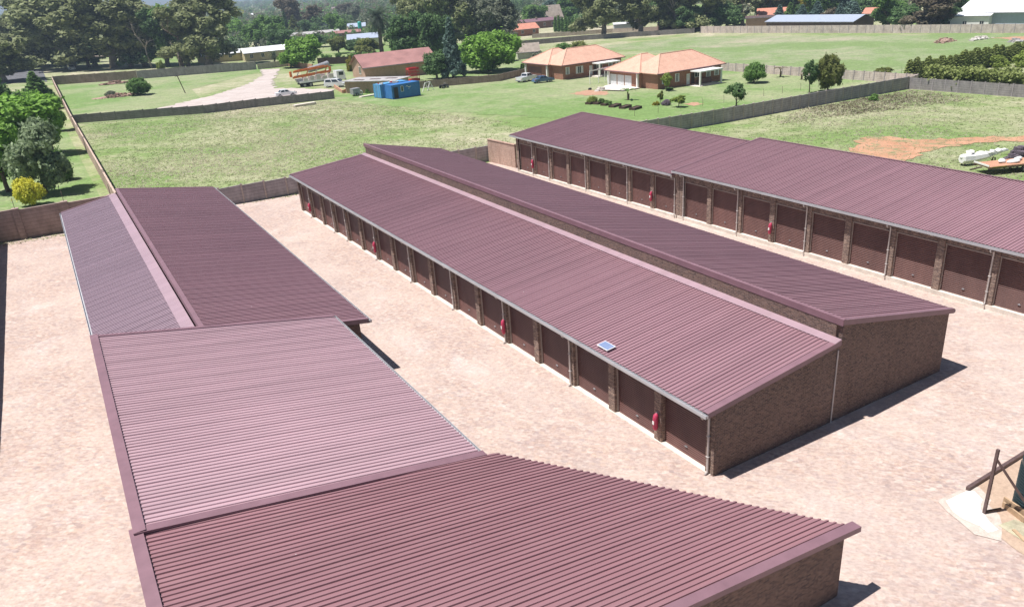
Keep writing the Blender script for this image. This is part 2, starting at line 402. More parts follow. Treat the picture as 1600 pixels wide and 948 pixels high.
def thing(name, label, cat, loc, rz=0.0, group=None):
    o = bpy.data.objects.new(name, None); COL.objects.link(o); o.empty_display_size = .3
    o.location = loc; o.rotation_euler.z = rz; o['label'] = label; o['category'] = cat
    if group: o['group'] = group
    return o
def tag(o, label, cat, group=None):
    o['label'] = label; o['category'] = cat
    if group: o['group'] = group
    return o
def children_of(o): return list(o.children)
def dup(o, loc, rz=0.0, label=None, group=None, scale=None, _p=None):
    c = o.copy(); COL.objects.link(c)
    if _p is not None: c.parent = _p
    else:
        c.location = loc; c.rotation_euler.z = rz
        if label: c['label'] = label
        if group: c['group'] = group
        if scale: c.scale = scale
    for k in o.children: dup(k, None, _p=c)
    return c
def place(me, name, parent, loc, rz=0.0, **tags):
    """one more object showing mesh me, as a part"""
    o = bpy.data.objects.new(name, me); COL.objects.link(o); o.parent = parent
    o.location = loc; o.rotation_euler.z = rz
    for k, v in tags.items(): o[k] = v
    return o

from mathutils.geometry import delaunay_2d_cdt
def inside(p, poly):
    c = False; x, y = p; n = len(poly)
    for i in range(n):
        x0, y0 = poly[i]; x1, y1 = poly[i - 1]
        if (y0 > y) != (y1 > y) and x < (x1 - x0) * (y - y0) / (y1 - y0) + x0: c = not c
    return c
def sheet(name, poly, off, mat, step=4.0, wob=0.0, kind='structure', seed=1, H=None):
    """a sheet laid on the terrain inside the outline; wob roughens the outline"""
    g = random.Random(seed); out = []; H = H or T
    n = len(poly)
    for i in range(n):
        a = Vector(poly[i]); b = Vector(poly[(i + 1) % n]); L = (b - a).length; k = max(1, int(L / (step if not wob else max(.5, min(step, wob * 1.5)))))
        for j in range(k):
            q = a.lerp(b, j / k)
            if wob: q += Vector((g.uniform(-wob, wob), g.uniform(-wob, wob)))
            out.append(Vector((q.x, q.y)))
    xs = [p.x for p in out]; ys = [p.y for p in out]; pts = list(out)
    x = min(xs) + step / 2
    while x < max(xs):
        y = min(ys) + step / 2
        while y < max(ys):
            if inside((x, y), out): pts.append(Vector((x + g.uniform(-.1, .1) * step, y + g.uniform(-.1, .1) * step)))
            y += step
        x += step
    nb = len(out)
    r = delaunay_2d_cdt(pts, [(i, (i + 1) % nb) for i in range(nb)], [], 1, 1e-4)
    me = bpy.data.meshes.new(name)
    me.from_pydata([(v.x, v.y, H(v.x, v.y) + off) for v in r[0]], [], r[2]); me.update()
    bm = bmesh.new(); bm.from_mesh(me)
    for f in bm.faces:
        f.normal_update()
        if f.normal.z < 0: f.normal_flip()
    bm.to_mesh(me); bm.free()
    me.materials.append(MATS[mat]); o = bpy.data.objects.new(name, me); COL.objects.link(o)
    if kind: o['kind'] = kind
    return o

# ------------------------------------------------------------------ the ground
def axis(lims):
    out = []; x = lims[0][0]
    for a, b, s in lims:
        k = max(1, round((b - a) / s)); out += [a + (b - a) * i / k for i in range(k)]
    return out + [lims[-1][1]]
gx = axis([(-4200, -1200, 200), (-1200, -300, 50), (-300, 320, 8), (320, 1200, 40), (1200, 4500, 200)])
gy = axis([(-300, -60, 24), (-60, 360, 8), (360, 1200, 40), (1200, 5200, 200)])
V = [(x, y, T(x, y)) for y in gy for x in gx]; nx = len(gx)
F = [(j * nx + i, j * nx + i + 1, (j + 1) * nx + i + 1, (j + 1) * nx + i) for j in range(len(gy) - 1) for i in range(nx - 1)]
me = bpy.data.meshes.new('ground'); me.from_pydata(V, [], F); me.update(); me.shade_smooth()
me.materials.append(MATS['veld']); o = bpy.data.objects.new('ground', me); COL.objects.link(o); o['kind'] = 'structure'

XY = lambda px, py: tuple(at(px, py)[:2])
sheet('paving', [(-25.2, -60), (32.5, -60), (32.5, 55), (24.6, 57.6), (-25.2, 58.2)], .02, 'pavers', 4)
# lawns and yards beyond the garages
sheet('lawn', [(-26, 61), (-26, 140), (-15, 143), (-15.0, 61)], .03, 'lawn', 6)
sheet('lawn', [XY(115, 195), XY(335, 178), XY(300, 140), XY(430, 106), XY(400, 100), XY(230, 122), XY(85, 135)], .03, 'lawn', 6)
sheet('lawn', [XY(520, 150), XY(660, 133), XY(825, 112), XY(1145, 104), XY(1415, 124), XY(1015, 190), XY(900, 185), XY(760, 180), XY(560, 160)], .03, 'lawn', 6, 1.0)
sheet('lawn', [XY(470, 102), XY(545, 98), XY(590, 78), XY(700, 66), XY(830, 85), XY(825, 105), XY(700, 128), XY(470, 124)], .02, 'lawn', 8)
sheet('meadow', [XY(820, 84), XY(1080, 58), XY(1600, 53), XY(1640, 90), XY(1420, 118), XY(1150, 100), XY(990, 78)], .02, 'meadow', 10)
sheet('driveway', [XY(235, 172), XY(280, 162), XY(330, 150), XY(380, 135), XY(412, 118), XY(408, 109), XY(437, 108), XY(425, 128), XY(432, 138), XY(520, 140), XY(520, 149), XY(440, 158), XY(330, 171), XY(262, 173)], .06, 'gravel', 4, .7)
sheet('dirt_track', [XY(1320, 240), XY(1350, 214), XY(1390, 213), XY(1440, 219), XY(1540, 215), XY(1640, 211), XY(1640, 220), XY(1560, 222), XY(1500, 227), XY(1450, 237), XY(1405, 256), XY(1340, 258)], .04, 'track', 2, .6)
sheet('bare_soil', [XY(1550, 60), XY(1600, 57), XY(1640, 59), XY(1600, 64)], .04, 'soil', 3, 1)
sheet('bare_soil', [XY(892, 147), XY(915, 141), XY(950, 143), XY(948, 149), XY(915, 150)], .05, 'soil', 2, .5)
sheet('bare_soil', [XY(1070, 163), XY(1085, 160), XY(1097, 163), XY(1085, 166)], .05, 'soil', 1, .3)
sheet('road', [XY(-60, 112), XY(66, 109), XY(74, 128), XY(30, 130), XY(-60, 135)], .08, 'asphalt', 5)
# sandy strip under the right-hand lean-to corner with the spilled cement
sand = [XY(1512, 766), XY(1700, 650), XY(1760, 800), XY(1640, 900), XY(1560, 838), XY(1535, 805)]
sheet('sand_bed', sand, .035, 'sand', .8, .08)
sheet('grass_strip', [XY(1566, 822), XY(1580, 812), XY(1640, 832), XY(1640, 866), XY(1592, 846)], .047, 'veld', .4, .14)

# ------------------------------------------------------------------ the garage rows
def ribbed(mb, a, b, c, d, pitch=.2, h=.038):
    """ribbed sheet: a low-near, b low-far, c high-far, d high-near; ribs run up the slope"""
    a, b, c, d = map(Vector, (a, b, c, d))
    nrm = (b - a).cross(d - a); nrm = nrm.normalized() * (1 if nrm.z > 0 else -1)
    n = max(2, round(((b - a).length + (c - d).length) / 2 / pitch))
    prof = ((0, 0), (.56, 0), (.62, h), (.92, h), (.98, 0))
    us = [((i + u) / n, z * (1.22 if i % 4 == 3 else 1)) for i in range(n) for u, z in prof] + [(1, 0)]
    P = []
    for u, z in us: P += [a.lerp(b, u) + nrm * z, d.lerp(c, u) + nrm * z]
    mb.add(P, [(2 * i, 2 * i + 1, 2 * i + 3, 2 * i + 2) for i in range(len(us) - 1)])
def trim(mb, p0, p1, inw, w=.24, drop=.2, up_=.045, mi=0):
    """folded flashing along p0-p1: a lip w wide lying inwards (along inw) and a face hanging drop"""
    p0, p1, inw = Vector(p0), Vector(p1), Vector(inw); z = Vector((0, 0, 1)); t = .012
    u0, u1 = p0 + z * up_, p1 + z * up_
    mb.hexa([u0, u1, u1 + inw * w, u0 + inw * w, u0 + z * t, u1 + z * t, u1 + inw * w + z * t, u0 + inw * w + z * t], mi)
    o = inw.normalized() * -.012
    mb.hexa([u0 - z * drop, u1 - z * drop, u1 - z * drop + o, u0 - z * drop + o, u0 + z * t, u1 + z * t, u1 + z * t + o, u0 + z * t + o], mi)
def gutter_run(mb, p0, p1, out):
    """square gutter hung outside the eave, open on top"""
    p0, p1, out = Vector(p0), Vector(p1), Vector(out).normalized(); z = Vector((0, 0, 1))
    for o0, o1, z0, z1 in ((-.02, .12, -.13, -.115), (.105, .12, -.115, 0.0), (-.02, -.005, -.115, .0)):
        mb.hexa([p0 + out * o0 + z * z0, p1 + out * o0 + z * z0, p1 + out * o1 + z * z0, p0 + out * o1 + z * z0,
                 p0 + out * o0 + z * z1, p1 + out * o0 + z * z1, p1 + out * o1 + z * z1, p0 + out * o1 + z * z1])
    for p in (p0, p1):
        d = (p1 - p0).normalized() * (.01 if p is p0 else -.01)
        mb.hexa([p + out * -.02 + z * -.13, p + out * .12 + z * -.13, p + out * .12, p + out * -.02, p + d + out * -.02 + z * -.13, p + d + out * .12 + z * -.13, p + d + out * .12, p + d + out * -.02])

# a roller door, 2.5 wide, 2.35 high, curtain of slats; origin at the middle of its foot, facing -x
def door_mesh():
    mb = MB(); P = []; H_, n = 2.42, 25; w = 1.27
    for i in range(n):
        z0 = .03 + (H_ - .03) * i / n; dz = (H_ - .03) / n
        for f, x in ((0, 0.03), (.25, 0), (.7, 0), (1, .03)): P += [(x, -w, z0 + f * dz), (x, w, z0 + f * dz)]
    mb.add(P, [(2 * i, 2 * i + 1, 2 * i + 3, 2 * i + 2) for i in range(len(P) // 2 - 1)])
    mb.box((-.02, -w, .0), (.04, w, .07))
    return mb.mesh('roller_door', 'door_brown')
DOOR = door_mesh()
mb = MB(); mb.box((-.04, -.07, .93), (.0, .07, .96)); mb.box((-.025, -.025, .91), (0, .025, .98)); HANDLE = mb.mesh('handle', 'grey_metal')
mb = MB(); mb.box((-.04, -1.31, 0), (.06, -1.27, 2.46)); mb.box((-.04, 1.27, 0), (.06, 1.31, 2.46)); mb.box((-.04, -1.31, 2.42), (.06, 1.31, 2.46)); FRAME = mb.mesh('door_frame', 'frame_pale')

def downpipe(x, y, ze, zg, xw, parent, o):
    """from the gutter outlet at x, with a swan neck back to the pier face at xw, to a shoe at the ground"""
    mb = MB(o); s = -1
    mb.tube([(x, y, ze - .1), (x, y, ze - .26), (x + .05, y, ze - .33), (xw - .13, y, ze - .36), (xw - .075, y, ze - .43), (xw - .07, y, zg + .22), (xw - .08, y, zg + .12), (xw - .2, y, zg + .05)], .042, 8)
    for z in (zg + .8, zg + 1.7): mb.box((xw - .13, y - .06, z), (xw, y + .06, z + .03))
    return mb.build('downpipe', 'pipe', parent, True)

def row(root, o, xf, ys, eave, zg_of, pipes=(), depth=.36, pw=.42, lights=(), dh=2.5):
    k = dh / 2.5
    """a street front: piers at ys (spaced 3 m), a roller door in each bay, a beam above"""
    ys = sorted(ys)
    for y in ys:
        mb = MB(o); mb.box((xf, y - pw / 2, zg_of(y) - .3), (xf + depth, y + pw / 2, eave - .03)); mb.build('pier', 'brick_face', root)
    y0, y1 = ys[0], ys[-1]
    for a, b in zip(ys, ys[1:]):
        yc = (a + b) / 2; g = zg_of(yc)
        d = place(DOOR, 'roller_door', root, (xf + .21 - o[0], yc - o[1], g + .02 - o[2])); d.scale.z = k
        place(HANDLE, 'handle', d, (0, 0, -.55))
        place(FRAME, 'door_frame', root, (xf + .18 - o[0], yc - o[1], g + .02 - o[2])).scale.z = k
        mb = MB(o); mb.box((xf + .10, a + pw / 2, g + dh), (xf + .34, b - pw / 2, eave - .04)); mb.build('lintel', 'brick_face', root)
        mb = MB(o); mb.box((xf + .07, a + pw / 2, g + dh - .04), (xf + .33, b - pw / 2, g + dh - .003)); mb.build('lintel_angle', 'frame_pale', root)
    for y in pipes: downpipe(xf - .46, y, eave, zg_of(y), xf, root, o)
    for y in lights:
        mb = MB(o); mb.box((xf + .0, y - .1, eave - .34), (xf + .1, y + .1, eave - .18)); mb.box((xf - .1, y - .07, eave - .33), (xf, y + .07, eave - .2)); mb.build('floodlight', 'white_paint', root)

G0 = lambda y: T(0, y)
# ---- middle row
O = (0, 0, T(0, 0))
B = thing('garage_row', 'long middle row of brown roller-door garages with two facing maroon roofs at different heights', 'garage row', O)
XR, ZL, ZU, XE, ZE, XW, ZW, YF, YN = 6.92, 3.58, 4.48, -.46, 2.93, 14.72, 2.69, 51.35, -.2
ys = [3 * i for i in range(18)]
row(B, O, 0.0, [y + .0 if y else .1 for y in ys], 2.93, G0, pipes=[0.12, 9, 15, 21, 27, 33, 39, 42, 48])
g = lambda x, y: T(x, y) - .4
mb = MB(O)   # the two end walls follow both roofs
prof = [(0.02, g(0, 0)), (14.5, g(14.5, 0)), (14.5, ZW + .02), (XR, ZU - .12), (XR, ZL - .06), (0.02, ZE - .03)]
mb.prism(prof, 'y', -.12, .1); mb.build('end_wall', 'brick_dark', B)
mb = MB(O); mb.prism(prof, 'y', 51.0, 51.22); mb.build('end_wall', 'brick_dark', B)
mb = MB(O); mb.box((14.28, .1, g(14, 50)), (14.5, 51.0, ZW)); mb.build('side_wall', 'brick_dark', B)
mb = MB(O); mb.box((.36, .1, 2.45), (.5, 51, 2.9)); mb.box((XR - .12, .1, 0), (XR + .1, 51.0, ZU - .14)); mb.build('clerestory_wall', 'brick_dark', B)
mb = MB(O); ribbed(mb, (XE, YN, ZE), (XE, YF, ZE), (XR - .14, YF, ZL), (XR - .14, YN, ZL)); mb.build('low_roof', 'roof_red', B)
mb = MB(O); ribbed(mb, (XW, YF, ZW), (XW, YN, ZW), (XR - .1, YN, ZU), (XR - .1, YF, ZU)); mb.build('high_roof', 'roof_red', B)
mb = MB(O)
for y, iy in ((YN, 1), (YF, -1)):
    trim(mb, (XE - .02, y, ZE), (XR - .12, y, ZL), (0, iy, 0), .27, .2)
    trim(mb, (XR - .13, y, ZU), (XW + .02, y, ZW), (0, iy, 0), .16, .22)
trim(mb, (XR - .13, YN, ZU), (XR - .13, YF, ZU), (1, 0, 0), .16, .27)
mb.build('barge_flashing', 'fascia', B)
mb = MB(O); mb.hexa([(XR - .52, YN, ZL + .01), (XR - .52, YF, ZL + .01), (XR - .12, YF, ZL + .05), (XR - .12, YN, ZL + .05)] + [(XR - .52, YN, ZL + .025), (XR - .52, YF, ZL + .025), (XR - .12, YF, ZL + .10), (XR - .12, YN, ZL + .10)])
mb.build('apron_flashing', 'roof_flash', B)
mb = MB(O); gutter_run(mb, (XE, YN - .02, ZE - .02), (XE, YF, ZE - .02), (-1, 0, 0)); mb.build('gutter', 'gutter', B)
mb = MB(O); gutter_run(mb, (XW, YN, ZW - .02), (XW, YF, ZW - .02), (1, 0, 0)); mb.build('gutter', 'fascia', B)
mb = MB(O); mb.tube([(6.72, -.15, T(6.7, 0)), (6.72, -.15, 3.2)], .03, 8); mb.build('conduit', 'pipe', B)

# ---- right-hand rows
def right_row(label, y0, n, eave, x1, ztop, pipes, lights, yn, yf):
    yb = y0 + 3 * n; zg = lambda y: -.0094 * y + (-.45 if y < 27 else -.48)
    O = (23.3, y0, zg(y0)); root = thing('garage_row', label, 'garage row', O)
    row(root, O, 23.3, [y0 + 3 * k for k in range(n + 1)], eave, zg, pipes, lights=lights, dh=2.88)
    xe = 22.9; gz = -1.6
    for y in (y0 + .1, yb - .1):
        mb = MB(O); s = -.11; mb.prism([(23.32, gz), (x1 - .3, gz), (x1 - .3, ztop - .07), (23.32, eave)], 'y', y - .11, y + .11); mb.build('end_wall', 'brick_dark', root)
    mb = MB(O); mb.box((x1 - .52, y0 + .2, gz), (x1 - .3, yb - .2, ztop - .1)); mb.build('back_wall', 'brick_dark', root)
    mb = MB(O); ribbed(mb, (xe, yn, eave), (xe, yf, eave), (x1, yf, ztop), (x1, yn, ztop)); mb.build('roof', 'roof_red', root)
    mb = MB(O)
    trim(mb, (xe, yf, eave), (x1, yf, ztop), (0, -1, 0), .16, .2); trim(mb, (xe, yn, eave), (x1, yn, ztop), (0, 1, 0), .16, .2)
    trim(mb, (x1 + .02, yn, ztop), (x1 + .02, yf, ztop), (-1, 0, 0), .16, .2); mb.build('barge_flashing', 'fascia', root)
    mb = MB(O); gutter_run(mb, (xe, yn, eave - .02), (xe, yf, eave - .02), (-1, 0, 0)); mb.build('gutter', 'gutter', root)
    return root
C1 = right_row('lower far garage row under the right-hand maroon roof, eight doors beside the pinkish screen wall', 27.06, 8, 2.72, 32.2, 3.7, [27.3, 33.2, 39.2, 45.2, 48.2], [50, 38, ], 27.3, 51.75)
C2 = right_row('higher near garage row of the right-hand pair, its roof running out of the picture', -18.4, 15, 3.02, 32.6, 4.0, [26.3, 20.7, 14.7, 8.7, 2.7, -3.3], [18.5, 6.2], -18.6, 27.25)

# ---- left-hand rows
def left_walls(root, O, segs, ztop_of, mat='brick_dark'):
    for (x0, y0), (x1, y1) in segs:
        mb = MB(O); d = Vector((x1 - x0, y1 - y0, 0)).normalized(); nrm = Vector((-d.y, d.x, 0)) * .11
        a, b = Vector((x0, y0, 0)), Vector((x1, y1, 0)); P = []
        for z in (0, 1):
            for p, s in ((a, -1), (b, -1), (b, 1), (a, 1)):
                q = p + nrm * s; P.append((q.x, q.y, T(q.x, q.y) - .4 if not z else ztop_of(p.x, p.y)))
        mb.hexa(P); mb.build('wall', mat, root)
O = (-13, 34, T(-13, 34))
A1 = thing('garage_row', 'far left garage row with a purplish left roof, pale ridge strip and maroon right roof', 'garage row', O)
rx, rz_ = -14.35, 4.2
left_walls(A1, O, [((-18.2, 16.3), (-18.2, 52)), ((-7.5, 16.4), (-7.5, 52))], lambda x, y: 2.95)
for y in (16.5, 52.0):
    mb = MB(O); mb.prism([(-18.1, -.3), (-7.6, -.3), (-7.6, 2.9), (rx, rz_ - .12), (-14.8, 3.7), (-18.1, 3.1)], 'y', y - .11, y + .11); mb.build('end_wall', 'brick_dark', A1)
mb = MB(O); ribbed(mb, (-6.95, 52.25, 2.9), (-6.95, 16.2, 2.9), (rx - .05, 16.2, rz_), (rx - .05, 52.25, rz_)); mb.build('high_roof', 'roof_red', A1)
mb = MB(O); ribbed(mb, (-18.68, 16.2, 3.1), (-18.68, 52.25, 3.1), (-14.75, 52.25, 3.78), (-14.75, 16.2, 3.78)); mb.build('low_roof', 'roof_sky_lilac', A1)
mb = MB(O); mb.hexa([(-15.05, 16.2, 3.77), (-15.05, 52.25, 3.77), (-14.5, 52.25, 3.86), (-14.5, 16.2, 3.86), (-15.05, 16.2, 3.79), (-15.05, 52.25, 3.79), (-14.5, 52.25, 3.9), (-14.5, 16.2, 3.9)]); mb.build('apron_flashing', 'roof_flash', A1)
mb = MB(O); trim(mb, (rx - .07, 16.2, rz_), (rx - .07, 52.25, rz_), (1, 0, 0), .2, .36)
trim(mb, (-6.95, 16.2, 2.9), (rx, 16.2, rz_), (0, 1, 0), .16, .22); trim(mb, (-6.95, 52.25, 2.9), (rx, 52.25, rz_), (0, -1, 0), .16, .22); trim(mb, (-18.68, 52.25, 3.1), (-14.8, 52.25, 3.78), (0, -1, 0), .16, .2)
mb.build('barge_flashing', 'fascia', A1)
mb = MB(O); gutter_run(mb, (-18.68, 16.2, 3.08), (-18.68, 52.25, 3.08), (-1, 0, 0)); mb.build('gutter', 'gutter', A1)
mb = MB(O); gutter_run(mb, (-6.95, 16.15, 2.88), (-6.95, 52.25, 2.88), (1, 0, 0)); mb.build('gutter', 'gutter', A1)

O = (-13.5, 9, T(-13.5, 9))
A2 = thing('garage_row', 'left garage block with the single pale pink ribbed roof sloping right, between two other roofs', 'garage row', O)
q = dict(ln=(-8.6, 1.75, 3.5), lf=(-8.6, 16.45, 3.5), hf=(-18.72, 18.15, 4.9), hn=(-18.85, 2.45, 4.9))
left_walls(A2, O, [((-9.0, 2.0), (-9.0, 16.3))], lambda x, y: 3.42)
left_walls(A2, O, [((-18.5, 2.6), (-18.4, 17.9))], lambda x, y: 4.78)
left_walls(A2, O, [((-9.1, 16.3), (-18.3, 17.85)), ((-9.1, 2.0), (-18.4, 2.6))], lambda x, y: 3.42 if x > -12 else 4.76)
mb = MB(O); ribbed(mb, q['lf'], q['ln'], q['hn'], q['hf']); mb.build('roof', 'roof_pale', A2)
mb = MB(O); trim(mb, q['hn'], q['hf'], (1, 0, 0), .3, .24); trim(mb, Vector(q['ln']) + Vector((.12, 0, -.02)), q['hn'], (0, 1, 0), .3, .06); trim(mb, q['lf'], q['hf'], (0, -1, 0), .2, .2); mb.build('barge_flashing', 'fascia', A2)
mb = MB(O); gutter_run(mb, (-8.6, 1.75, 3.48), (-8.6, 16.45, 3.48), (1, 0, 0)); mb.build('gutter', 'gutter', A2)

O = (-10, -2, T(-10, -2))
A3 = thing('garage_row', 'nearest maroon-roofed garage block at the bottom edge, its right eave cut on a slant', 'garage row', O)
q = dict(ln=(-.97, -6.83, 2.54), lf=(-8.2, 1.78, 3.455), hf=(-18.95, 2.8, 4.83), hn=(-18.95, -6.75, 4.78))
left_walls(A3, O, [((-1.5, -6.4), (-8.5, 1.3))], lambda x, y: 4.78 - .1254 * (x + 18.95) - .1)
left_walls(A3, O, [((-1.45, -6.55), (-18.6, -6.5)), ((-8.5, 1.3), (-18.6, 2.35)), ((-18.6, -6.4), (-18.6, 2.3))], lambda x, y: 4.78 - .1254 * (x + 18.95) - .1)
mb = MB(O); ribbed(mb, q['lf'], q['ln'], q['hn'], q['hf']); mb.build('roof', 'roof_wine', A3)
mb = MB(O); trim(mb, q['hn'], q['hf'], (1, 0, 0), .32, .24); trim(mb, q['ln'], q['hn'], (0, 1, 0), .3, .17); mb.build('barge_flashing', 'fascia', A3)

# ------------------------------------------------------------------ boundary walls
POSTS = {}
def post_mesh(h, w, mat):
    k = (round(h, 2), w, mat)
    if k not in POSTS:
        mb = MB(); mb.box((-w / 2, -w / 2, -.3), (w / 2, w / 2, h)); mb.box((-w / 2 - .02, -w / 2 - .02, h), (w / 2 + .02, w / 2 + .02, h + .04)); POSTS[k] = mb.mesh('post', mat)
    return POSTS[k]
def boundary_wall(label, pts, H, mat, post_mat, sp=2.0, thick=.10, pw=.16, rods=0, posts=True, cat='wall', name='boundary_wall', cap=None, ph=.06):
    P = [Vector(p) for p in pts]; o = (P[0].x, P[0].y, T(P[0].x, P[0].y))
    root = thing(name, label, cat, o); mb = MB(o); cb = MB(o)
    first = True; k = 0
    for a, b in zip(P, P[1:]):
        L = (b - a).length; n = max(1, round(L / sp)); d = (b - a) / L; nr = Vector((-d.y, d.x)) * thick / 2
        for i in range(n):
            p, q = a.lerp(b, i / n), a.lerp(b, (i + 1) / n); zp, zq = T(p.x, p.y), T(q.x, q.y)
            f = [(p - nr), (q - nr), (q + nr), (p + nr)]; zz = (zp, zq, zq, zp)
            lo = min(zp, zq); st = (zp + zq) / 2 + H     # level panels that step with the ground
            mb.hexa([(v.x, v.y, z - .3) for v, z in zip(f, zz)] + [(v.x, v.y, st) for v in f])
            if cap:
                e = nr * 1.5; c = [(p - e), (q - e), (q + e), (p + e)]
                cb.hexa([(v.x, v.y, st + .002) for v in c] + [(v.x, v.y, st + .07) for v in c])
        for i in range(0 if first else 1, n + 1):
            p = a.lerp(b, i / n); ang = math.atan2(d.y, d.x)
            if posts: place(post_mesh(H + ph, pw, post_mat), 'post', root, (p.x - o[0], p.y - o[1], T(p.x, p.y) - o[2]), ang)
            if rods and k % rods == 0:
                rb = MB(); rb.tube([(0, 0, H), (0, 0, H + .75), (.12, 0, H + .95)], .022, 5)
                if 'ROD' not in POSTS: POSTS['ROD'] = rb.mesh('fence_pole', 'steel_dark')
                place(POSTS['ROD'], 'fence_pole', root, (p.x - o[0], p.y - o[1], T(p.x, p.y) - o[2] + .03), ang + math.pi / 2)
            k += 1
        first = False
    mb.build('panels', mat, root)
    if cap: cb.build('coping', cap, root)
    return root
boundary_wall('grey precast panel wall along the back of the yard between the left and middle garage rows', [(-14.2, 58.2), (24.4, 58.4)], 1.75, 'precast_grey', 'precast_pale', 2.2)
boundary_wall('tall brown plastered wall with wide pilasters behind the left corner of the yard', [(-25.6, 58.8), (-14.6, 58.4)], 2.6, 'precast_warm', 'precast_warm', 4.2, .22, .5, rods=1)
boundary_wall('yard wall down the far left side throwing a dark strip of shadow on the paving', [(-24.2, 58.4), (-24.3, 25), (-25.3, -60)], 2.6, 'precast_warm', 'precast_warm', 4.2, .22, .5, posts=False)
boundary_wall('long rust-stained wall running from the left garages away to the road, bright along its top', [(-14.0, 58.9), (-13.6, 141), (-12.6, 236)], 2.0, 'precast_rust', 'precast_rust', 2.2, .17, .2, ph=-.03)
boundary_wall('low dark grey wall across the rough field in front of the gravel yard', [(-13.3, 140.6), (0, 136.4), (7.4, 133.6), (17.2, 134.8), (32.2, 134.2)], 1.5, 'precast_dark', 'precast_dark', 2.4)
boundary_wall('brown wall with dark vent holes beneath the tall gum trees', [(-12.3, 236), (8.0, 230.4)], 2.3, 'precast_warm', 'precast_warm', 2.5)
boundary_wall('grey wall below the gum trees running right to the gravel drive', [(8.2, 230.3), (40.4, 226.4)], 2.3, 'precast_grey', 'precast_grey', 2.5)
boundary_wall('beige screen wall at the end of the gravel drive', [(40.9, 226.6), (50.5, 228)], 1.7, 'precast_pale', 'precast_pale', 9, posts=False)
boundary_wall('grey precast fence wall with upright posts behind the right-hand garages', [(44.5, 57.6), (57.5, 57.2), (82.6, 57.7), (100.3, 57.6)], 1.9, 'precast_grey', 'precast_pale', 1.9, rods=2)
boundary_wall('dark grey precast wall with whitish stains below the olive hedge', [(100.5, 57.5), (100.4, 20)], 1.75, 'precast_dark', 'precast_grey', 2.0)
boundary_wall('pale precast wall behind the lawn of the nearer tiled house', [(106.0, 118), (106.0, 97), (105.8, 59.5), (101, 58)], 1.6, 'precast_pale', 'precast_grey', 2.0)
boundary_wall('long dark wall along the far side of the meadow below the big gums', [(121, 219), (151, 211.6), (167.7, 202), (182.4, 190.6)], 1.6, 'precast_dark', 'precast_grey', 3)
boundary_wall('long reddish-grey wall across the far end of the meadow in front of the sheds', [(183, 188), (192.5, 131), (198.5, 90), (203, 60)], 2.2, 'precast_pale', 'precast_grey', 2.6)
boundary_wall('low brown wall between the tree lawn and the wide lawn left of the parked cars', [(50.2, 135.2), (57.1, 133.4), (68.2, 131), (78.3, 136.4)], 1.45, 'precast_warm', 'precast_warm', 2.4)
boundary_wall('pale wall beyond the meadow showing between the gum trunks', [(150, 244), (176, 228), (196, 206)], 1.5, 'precast_pale', 'precast_pale', 3)
boundary_wall('grey stub wall in front of the small orange roofed house', [(128, 238), (139, 236)], 1.3, 'precast_grey', 'precast_grey', 3)
boundary_wall('orange brick wall behind the concrete pump truck', [(50.6, 227.6), (51.5, 207)], 1.5, 'brick_rust', 'brick_rust', 5, .2, .3)
boundary_wall('dark timber fence behind the brick barn', [(58, 222), (72, 212)], 2.0, 'timber_dark', 'timber_dark', 2.5, name='timber_fence', cat='fence')
boundary_wall('pinkish brick screen wall at the far end of the right-hand garages', [(23.75, 58.0), (24.15, 52.9)], 2.5, 'brick_pink', 'brick_pink', 6, .23, posts=False, cap='brick_pink')
b = boundary_wall('low brick planter wall in front of the concrete pump truck', [XY(523, 138), XY(536, 146), XY(549, 141)], .7, 'brick_rust', 'brick_rust', 9, .25, posts=False)

# thresholds: pale concrete strips in front of the doors
for (x0, x1, y0, y1, f) in ((-.06, .34, 0, 51.2, G0), (23.24, 23.64, 27.1, 51.1, lambda y: -.0094 * y - .48), (23.24, 23.64, -18, 27, lambda y: -.0094 * y - .45)):
    mb = MB()
    n = int((y1 - y0) / 3)
    for i in range(n):
        a, b = y0 + (y1 - y0) * i / n, y0 + (y1 - y0) * (i + 1) / n
        mb.hexa([(x0, a, f(a) - .3), (x1, a, f(a) - .3), (x1, b, f(b) - .3), (x0, b, f(b) - .3), (x0, a, f(a) + .045), (x1, a, f(a) + .05), (x1, b, f(b) + .05), (x0, b, f(b) + .045)])
    mb.build('concrete_apron', 'concrete_pale', kind='structure')

# ------------------------------------------------------------------ fire-hose reels under red covers, solar panel
def reel(loc, label):
    r = thing('fire_extinguisher', label, 'fire extinguisher', loc, 0, 'red covered extinguishers on the door piers')
    if not hasattr(reel, 'm'):
        mb = MB(); mb.tube([(-.16, 0, .0), (-.17, 0, .12), (-.17, 0, .62), (-.15, 0, .78), (-.1, 0, .9)], [.09, .125, .14, .13, .04], 7)
        mb2 = MB(); mb2.box((-.318, -.06, .34), (-.305, .06, .52))
        mb3 = MB(); mb3.box((-.05, -.05, .86), (.005, .05, .93)); mb3.box((-.13, -.035, .89), (0, .035, .91))
        reel.m = (mb.mesh('cover', 'red_cover', True), mb2.mesh('label_patch', 'white_paint'), mb3.mesh('bracket', 'grey_metal'))
    c = place(reel.m[0], 'cover', r, (0, 0, 0)); place(reel.m[1], 'label_patch', c, (0, 0, 0)); place(reel.m[2], 'bracket', r, (0, 0, 0))
    r.scale = (rnd.uniform(.8, .95),) * 2 + (rnd.uniform(.82, 1.0),); c.rotation_euler.x = rnd.uniform(-.06, .06)
    return r
for y, l in ((3, 'red covered extinguisher on the second pier from the near corner of the middle row'), (15, 'red covered extinguisher on the middle row across from the nearest left roofs'),
             (33, 'red covered extinguisher halfway along the middle row'), (48, 'red covered extinguisher at the far end of the middle row')):
    reel((0, y - .02, G0(y) + .62), l)
zc = lambda y: -.0094 * y + (-.45 if y < 27 else -.48)
